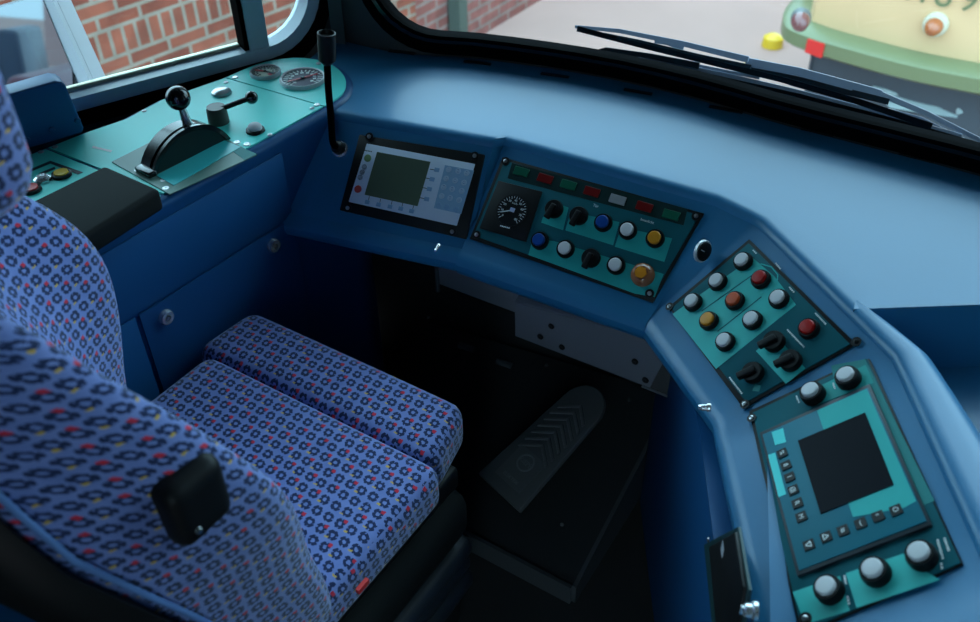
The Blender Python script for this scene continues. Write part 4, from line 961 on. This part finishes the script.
mb = MB(); mb.prism([wA, wB, wC, wD], bn_*-.004); mb.build('side_wing', mat('wing_black', (.06, .058, .06), .45), br, world=True)
mb = MB(); mb.tube([wD, wC], .0025, 8); mb.build('wing_edge', steel, br, world=True)
_b2 = V((0, 1.22, 0)); sA, sB_ = HIT(437, 256, _b2, bn_), HIT(515, 288, _b2, bn_)
bm_ = thing('steel_beam', 'dark grey steel beam running under the dashboard left of the bracket', 'beam', sA)
se2 = (sB_-sA); se2.z = 0; se2.normalize(); sn2 = V((se2.y, -se2.x, 0)); z2 = HIT(437, 282, sA, sn2).z
mb = MB(); a, b = sA, HIT(560, 300, _b2, bn_); c_, d_ = HIT(560, 330, _b2, bn_), HIT(437, 284, _b2, bn_); mb.prism([a, b, c_, d_], -sn2*.05); mb.build('beam_web', mat('bracket_grey', (.17, .17, .20), .5), bm_, world=True, bevel=.004)
mb = MB(); mb.tube([a+sn2*.004+UZ*.02, V((a.x, a.y, z2-.02))+sn2*.004], .004, 8); mb.build('beam_edge', darkgrey, bm_, world=True)
# front bulkhead of the footwell
mb = MB(); mb.prism([V((-1.25, 1.33, 0)), V((-.47, 1.40, 0)), V((-.47, 1.42, 0)), V((-1.25, 1.35, 0))], (0, 0, .72)); struct(mb.build('wall_bulkhead', blackm))
# latches and handset recess on the pedestal
k1, k2, k3 = kx[1], kx[2], kx[3]
def pn_(a, b): d = (b-a).normalized(); n = V((-d.y, d.x, 0)); return n if n.x < 0 else -n
nA_, nB_ = pn_(k1, k2), pn_(k2, k3)
latch(710.5, 407.5, k1, nA_, dash, .006)
latch(757, 611, k2, nB_, dash, .010)
lpz = stn[2]; latch(439, 245.5, lpz[0]+lpz[2]*.021, lpz[2], dash, .004)
hp = [HIT(*q, k2, nB_) for q in ((706, 545), (741, 527), (752, 590), (744, 640), (718, 660))]
hs2 = thing('handset_recess', 'black recessed handset compartment with a small pale label in the dashboard pedestal', 'compartment', hp[0])
ins = [HIT(*q, k2, nB_) for q in ((714, 547), (741, 532), (750, 588), (742, 636), (724, 655))]
mb = MB(); mb.prism([p+nB_*.000 for p in hp], nB_*.003); mb.build('frame', mat('dark_teal_frame', (.012, .05, .055), .5), hs2, world=True)
mb = MB(); mb.prism([p+nB_*.001 for p in ins], nB_*.006); mb.build('cover', mat('void_black', (.004, .004, .005), .5), hs2, world=True, bevel=.002)
c = HIT(722.5, 549.5, k2+nB_*.007, nB_); mb = MB(); mb.box(c, (.013, .016, .001), frameM(c, UZ.cross(nB_), UZ).to_3x3()); lab(mb.build('label_plate', mat('pale_label', (.5, .5, .55), .5), hs2, world=True), 'small pale label')
c = HIT(708.8, 540, k2+nB_*.003, nB_); mb = MB(); mb.lathe([(.004, 0), (.003, .002), (.0003, .002)], c, frameM(c, UZ.cross(nB_), UZ).to_3x3(), 12); mb.build('screw', steel, hs2, world=True)

# ================================================================== driver seat
SM = T((-.803, .58, 0))
seat = thing('driver_seat', 'driver seat in blue moquette with small navy, red and yellow pattern', 'seat', SM)
shear = lambda p: p
mb = MB(); mb.rbox((-.004, .005, .485), (.490, .300, .086), .026, 7, crown=.003); mb.build('seat_cushion', fabric, seat, smooth=True, ang=180)
mb = MB(); mb.rbox((-.030, .216, .481), (.502, .138, .092), .030, 7, crown=.004, taper=lambda p: V((p.x*(1-.10*max(0, (p.y+.05)/.12)) if p.x > 0 else p.x*(1-.04*max(0, (p.y+.05)/.12)), p.y, p.z))); mb.build('front_cushion', fabric, seat, ang=180)
mb = MB(); mb.rbox((0, .05, .422), (.44, .35, .05), .012, 4); mb.build('cushion_pan', black, seat, ang=180)
mb = MB(); mb.rbox((0.0, .02, .362), (.50, .40, .10), .035, 5); base = mb.build('seat_base', pad, seat, ang=180)
for k, (z, w) in enumerate(((.27, .50), (.225, .49), (.18, .50))):
    mb = MB(); mb.rbox((0, .02, z), (w, .40, .045), .02, 4); mb.build('suspension_bellows', mat('bellows', (.022, .026, .034), .5), seat, ang=180)
mb = MB(); mb.rbox((0, .03, .085), (.42, .40, .165), .02, 3); mb.build('seat_pedestal', blackm, seat, ang=180)
rc = HIT(362, 585.5, SM @ V((.252, 0, .35)), SM.to_3x3() @ V((1, 0, 0))); rl_ = SM.inverted() @ rc
mb = MB(); mb.box((rl_.x+.001, rl_.y, rl_.z), (.006, .022, .009)); lab(mb.build('release_button', mat('red_button', (.65, .03, .03), .3), base), 'small red button')
# backrest: lofted with side bolsters
def sec(w, dep, bol, bx, tr_=0):
    """half outline, back centre -> side -> bolster -> front centre"""
    pts = [(0, -dep), (w*.5, -dep), (w*.8, -dep*.97), (w*.93, -dep*.85), (w*.99, -dep*.55), (w, -dep*.2), (w, bol*.3), (w*.985, bol*.7), (w*.94, bol*.96), (w*.87, bol), (w*.78, bol*.8), (w*.66, bol*.38), (w*.5, bol*.10), (w*.25, 0), (0, 0)]
    return pts
def ring_pts(w, dep, bol):
    h = sec(w, dep, bol, 0); full_ = h + [(-x, y) for x, y in h[::-1]][1:-1]
    return full_
prof_b = [
    (.44, -.11, .225, .10, .01), (.50, -.125, .235, .12, .035), (.58, -.148, .240, .13, .058), (.66, -.172, .242, .135, .075), (.74, -.190, .252, .13, .100), (.82, -.210, .262, .125, .118),
    (.90, -.236, .260, .12, .120), (.97, -.262, .246, .112, .104), (1.03, -.284, .228, .105, .080), (1.08, -.296, .218, .095, .064), (1.115, -.305, .180, .078, .034), (1.13, -.310, .12, .055, .010)]
def BR(v): q = Matrix.Rotation(R_(-3-19*max(0, min(1, (v.z-.46)/.44))), 3, 'Z') @ V((v.x, v.y+.25, v.z)); return V((q.x, q.y-.235, q.z))
rings = []; uvs = []
for z, y, w, dp, bo_ in prof_b:
    r = [BR(V((x, y+yy, z))) for x, yy in ring_pts(w, dp, bo_)]
    rings.append(r); cu = [0]
    for i in range(len(r)): cu.append(cu[-1]+(r[(i+1) % len(r)]-r[i]).length)
    tot = cu[-1]; half = tot/2; vv = z*1.06; uvs.append([((c_-half), vv) for c_ in cu])
mb = MB(); vs_ = mb.loftuv(rings, uvs); mb.bm.faces.new(vs_[-1]); mb.bm.faces.new(vs_[0][::-1])
bk_ = mb.build('backrest', fabric, seat, ang=180)
ssf = bk_.modifiers.new('smooth', 'SUBSURF'); ssf.levels = 2; ssf.render_levels = 2
# rear shell
rings = []
for z, y, w, dp, bo_ in prof_b[:9]:
    h = [(0, -dp-.022), (w*.6, -dp-.022), (w*.9, -dp-.010), (w*1.012, -dp*.75), (w*1.015, -dp*.52), (w*.97, -dp*.52), (w*.8, -dp*.6), (0, -dp*.6)]
    fullr = h+[(-x, yy) for x, yy in h[::-1]][1:-1]
    rings.append([BR(V((x, y+yy, z-.01))) for x, yy in fullr])
mb = MB(); mb.loft(rings); mb.build('back_shell', black, seat, ang=50)
# piping along the right and left side seam
for s_ in (1, -1):
    mb = MB(); mb.tube([BR(V((s_*(w*1.004), y-dp*.42, z))) for z, y, w, dp, bo_ in prof_b[1:9]], .0035, 8); mb.build('piping', mat('blue_piping', (.10, .19, .42), .8), bk_)
# head section
mb = MB(); mb.rbox((-.004, -.24, 1.215), (.20, .11, .18), .05, 7); hd_ = mb.build('headrest', fabric, seat, ang=180)
mb = MB()
for x in (.01, .11): mb.tube([V((x, -.37, 1.06)), V((x, -.27, 1.18))], .007, 8)
mb.build('headrest_posts', chrome, seat)
# armrest hinge block on the right bolster
hc = HIT(181, 491, SM @ V((.245, 0, .7)), SM.to_3x3() @ V((1, 0, 0))); hl = SM.inverted() @ hc; print('hinge local', hl)
mb = MB(); mb.rbox((hl.x+.008, hl.y, hl.z), (.050, .066, .080), .014, 5); hg = mb.build('armrest_hinge', mat('hinge_black', (.006, .006, .007), .5, spec=.2), seat, ang=180)
mb = MB(); mb.lathe([(.004, 0), (.003, .003), (.0003, .003)], (hl.x+.033, hl.y-.015, hl.z-.02), Matrix.Rotation(R_(90), 3, 'Y'), 10); mb.build('screw', steel, hg)

# ================================================================== wipers outside the windscreen
def wsp(px, py, off): s, h = ws_px(px, py, off); return WS(s, h, off)
def flat_bar(pts, wpx, off, th):   # tapering bar following pixels along the glass
    pass
wp_ = thing('windscreen_wiper', 'long black and grey windscreen wiper resting higher, its blade tip pointing left', 'wiper', wsp(760, 70, .06))
A1_ = [(636, 36), (690, 47), (745, 61)]; A2_ = [(745, 61), (800, 72), (875, 92), (930, 112), (985, 142)]
def bar(pts, r0, r1, off, m_, nm, par, up=.35):
    ps = [wsp(*q, off) for q in pts]; n = len(ps); mb = MB(); rings = []
    for i, p in enumerate(ps):
        t = (ps[min(i+1, n-1)]-ps[max(i-1, 0)]).normalized(); sd = t.cross(V((0, -1, .3))).normalized(); dn = t.cross(sd)
        r = r0+(r1-r0)*i/(n-1)
        rings.append([p+sd*r*a+dn*r*b for a, b in ((-1, -up), (1, -up), (1, up), (.4, up*1.8), (-1, up*1.2))])
    mb.loft(rings); return mb.build(nm, m_, par, world=True)
wgrey = mat('wiper_grey', (.20, .23, .31), .35); wblk = mat('wiper_black', (.004, .006, .010), .4, spec=.2)
bar([(577, 27), (620, 31), (680, 43), (750, 60)], .003, .0055, .075, wgrey, 'blade_bridge', wp_)
bar([(590, 31.5), (640, 42), (700, 57), (750, 68)], .003, .006, .070, wblk, 'blade_bridge_side', wp_)
bar([(576, 28.5), (640, 45), (710, 62), (780, 79), (860, 102), (930, 126)], .005, .005, .064, rubber, 'wiper_blade', wp_)
bar([(745, 61.5), (800, 72), (870, 91), (880, 94)], .0075, .0065, .085, wgrey, 'wiper_arm', wp_)
bar([(748, 69), (800, 80), (870, 97), (890, 102)], .006, .005, .080, wblk, 'arm_channel', wp_)
bar([(878, 93), (925, 113), (985, 142)], .005, .0035, .085, wgrey, 'arm_rod', wp_)
bar([(655, 41), (668, 43), (684, 49)], .004, .004, .09, wgrey, 'bridge_clip', wp_)
for q in ((757, 64, .010), (705, 33.5, .0)):
    if q[2]:
        c = wsp(q[0], q[1], .095); mb = MB(); mb.lathe([(q[2], 0), (q[2]*.9, .006), (q[2]*.4, .009), (.0003, .009)], c, frameM(c, V((1, 0, 0)), UZ).to_3x3(), 16); mb.build('pivot_cap', mat('pivot_grey', (.12, .14, .18), .3), wp_, world=True)
w2 = thing('windscreen_wiper', 'lower windscreen wiper lying flat along the bottom gasket of the windscreen', 'wiper', wsp(760, 90, .05))
bar([(585, 54), (607, 49.5), (650, 56), (700, 66)], .003, .006, .070, wblk, 'blade_bridge', w2)
bar([(600, 52.5), (650, 57), (700, 66), (760, 78)], .002, .003, .078, wgrey, 'bridge_edge', w2)
bar([(600, 55), (660, 62), (730, 76), (790, 90), (860, 108), (960, 136)], .004, .004, .072, wgrey, 'wiper_arm', w2)
bar([(585, 55), (640, 62), (720, 80), (800, 98), (900, 124), (975, 146)], .007, .007, .062, rubber, 'wiper_blade', w2)
bar([(790, 84), (850, 100), (920, 118), (985, 150)], .0025, .0025, .09, wgrey, 'arm_rod', w2)
# black cowl outside below the glass, where the wipers park
mb = MB(); rows = []
for i in range(0, 33):
    s = .12+(WL-.14)*i/32; rows.append([WS(s, hb-.045, .018), WS(s, hb-.06, .07), WS(s, -.07, .16), WS(s, -.30, .20), WS(s, -.30, .055)])
mb.loft(rows); tag(mb.build('front_cowl', mat('cowl_black', (.0015, .0015, .002), .8, spec=.03)), 'black cowl strip outside along the foot of the windscreen', 'cowl')

# ================================================================== exterior mirror outside the side window
mc = HIT(40, 60, SA-sn*.16, sn); dr = ray(40, 60).normalized(); tgt = V((-.34, -1, -.07)).normalized()
mn = (tgt-dr).normalized(); print('mirror at', mc, 'n', mn)
mq = [HIT(*q, mc, mn) for q in ((-40, 18), (0, 5), (40, -6), (52, 0), (100, 104), (98, 109), (60, 122), (-40, 150))]
em = thing('exterior_mirror', 'large rear-view mirror with a white rim outside the side window', 'mirror', mc)
mb = MB(); mb.prism([p-mn*.012 for p in mq], mn*.011); mb.build('mirror_rim', rimw, em, world=True)
mi = [HIT(*q, mc, mn) for q in ((-40, 20), (0, 7), (37, -4), (43, 0), (86, 103), (83, 110), (58, 119), (-40, 146))]
mb = MB(); mb.prism([p-mn*.001 for p in mi], mn*.0015); mb.build('mirror_glass', mirror, em, world=True)
mb = MB(); mb.prism([p-mn*.05 for p in mq], mn*.037); mb.build('mirror_housing', rimw, em, world=True)
mb = MB(); a = HIT(45, 0, mc-mn*.03, mn); mb.tube([a, a+UZ*.25-sn*.0, a+UZ*.35+V((.10, .3, 0))], .012, 8); mb.build('mirror_arm', black, em, world=True)
def refl(px, py, dist):
    d = ray(px, py).normalized(); p = HIT(px, py, mc, mn); r = d-mn*2*d.dot(mn); return p+r*dist
def refl_g(px, py, z=GZ):
    d = ray(px, py).normalized(); p = HIT(px, py, mc, mn); r = d-mn*2*d.dot(mn); return p+r*((z-p.z)/r.z) if r.z < -1e-3 else p+r*40
print('refl', [refl(*q, 9) for q in ((0, 30), (40, 0), (40, 60), (0, 80), (80, 100))])
# things standing behind the tram, seen only in that mirror
vp = refl(10, 55, 9); vt = refl(14, 30, 9).z; vb = GZ+.25
van = thing('dark_van', 'dark blue-grey van reflected in the exterior mirror', 'van', (vp.x, vp.y, GZ))
v1, v2 = refl(-18, 55, 9), refl(33, 55, 9); vd = (v2-v1); vd.z = 0; VL = vd.length; vd.normalize(); vn = V((-vd.y, vd.x, 0)); vn = vn if vn.dot(mc-vp) < 0 else -vn
mb = MB(); mb.prism([V((v1.x, v1.y, vb))]+[V((v1.x, v1.y, vt-.05))]+[V((v1.x, v1.y, vt))+vd*.2, V((v1.x, v1.y, vt))+vd*(VL*.72), V((v1.x, v1.y, vb+(vt-vb)*.45))+vd*VL*.93, V((v1.x, v1.y, vb))+vd*VL], vn*1.8); mb.build('van_body', mat('van_paint', (.03, .05, .09), .3), van, world=True, bevel=.05)
for k in (.2, .8):
    for sd_ in (.0, 1.6): mb = MB(); c = V((v1.x, v1.y, GZ+.32))+vd*VL*k+vn*(sd_+.1); mb.lathe([(.32, -.1), (.32, .1), (.15, .1), (.15, -.1)], c, frameM(c, vd, UZ).to_3x3(), 20); mb.build('wheel', rubber, van, world=True)
h1, h2 = refl(44, 20, 26), refl(70, 20, 26)
hd2 = (h2-h1); hd2.z = 0; HL = hd2.length; hd2.normalize(); hn_ = V((-hd2.y, hd2.x, 0)); hn_ = hn_ if hn_.dot(mc-h1) < 0 else -hn_
hb = thing('pink_house', 'pinkish plastered house reflected in the exterior mirror', 'building', (h1.x, h1.y, GZ))
mb = MB(); mb.prism([V((h1.x, h1.y, GZ)), V((h1.x, h1.y, GZ))+hd2*HL, V((h1.x, h1.y, 8))+hd2*HL, V((h1.x, h1.y, 8))], hn_*6); mb.build('house_wall', mat('pink_plaster', (.50, .34, .33), .8), hb, world=True)
c1 = refl(25, 82, 4.5); cr = thing('red_car', 'dark red car roof with a round lamp reflected in the exterior mirror', 'car', (c1.x, c1.y, GZ))
q1, q2 = refl(8, 84, 4.5), refl(50, 84, 4.5); cz = (refl(25, 77, 4.5)).z; cv = (q2-q1); cv.z = 0; CL = cv.length; cv.normalize(); cn_ = V((-cv.y, cv.x, 0)); cn_ = cn_ if cn_.dot(mc-c1) < 0 else -cn_
bz_ = max(GZ+.2, cz-.9); print('van', v1, v2, vt, vb, 'car', q1, q2, cz, 'house', h1, h2)
mb = MB(); mb.prism([V((q1.x, q1.y, bz_))-cv*.3, V((q1.x, q1.y, bz_))+cv*(CL+.4), V((q1.x, q1.y, cz-.2))+cv*(CL+.4), V((q1.x, q1.y, cz))+cv*CL, V((q1.x, q1.y, cz))], cn_*1.5); mb.build('car_body', mat('car_red', (.16, .05, .07), .35), cr, world=True, bevel=.04)
for k in (.2, .85):
    mb = MB(); c = V((q1.x, q1.y, GZ+.3))+cv*CL*k+cn_*.2; mb.lathe([(.3, -.1), (.3, .1), (.1, .1), (.1, -.1)], c, frameM(c, cv, UZ).to_3x3(), 18); mb.build('wheel', rubber, cr, world=True)
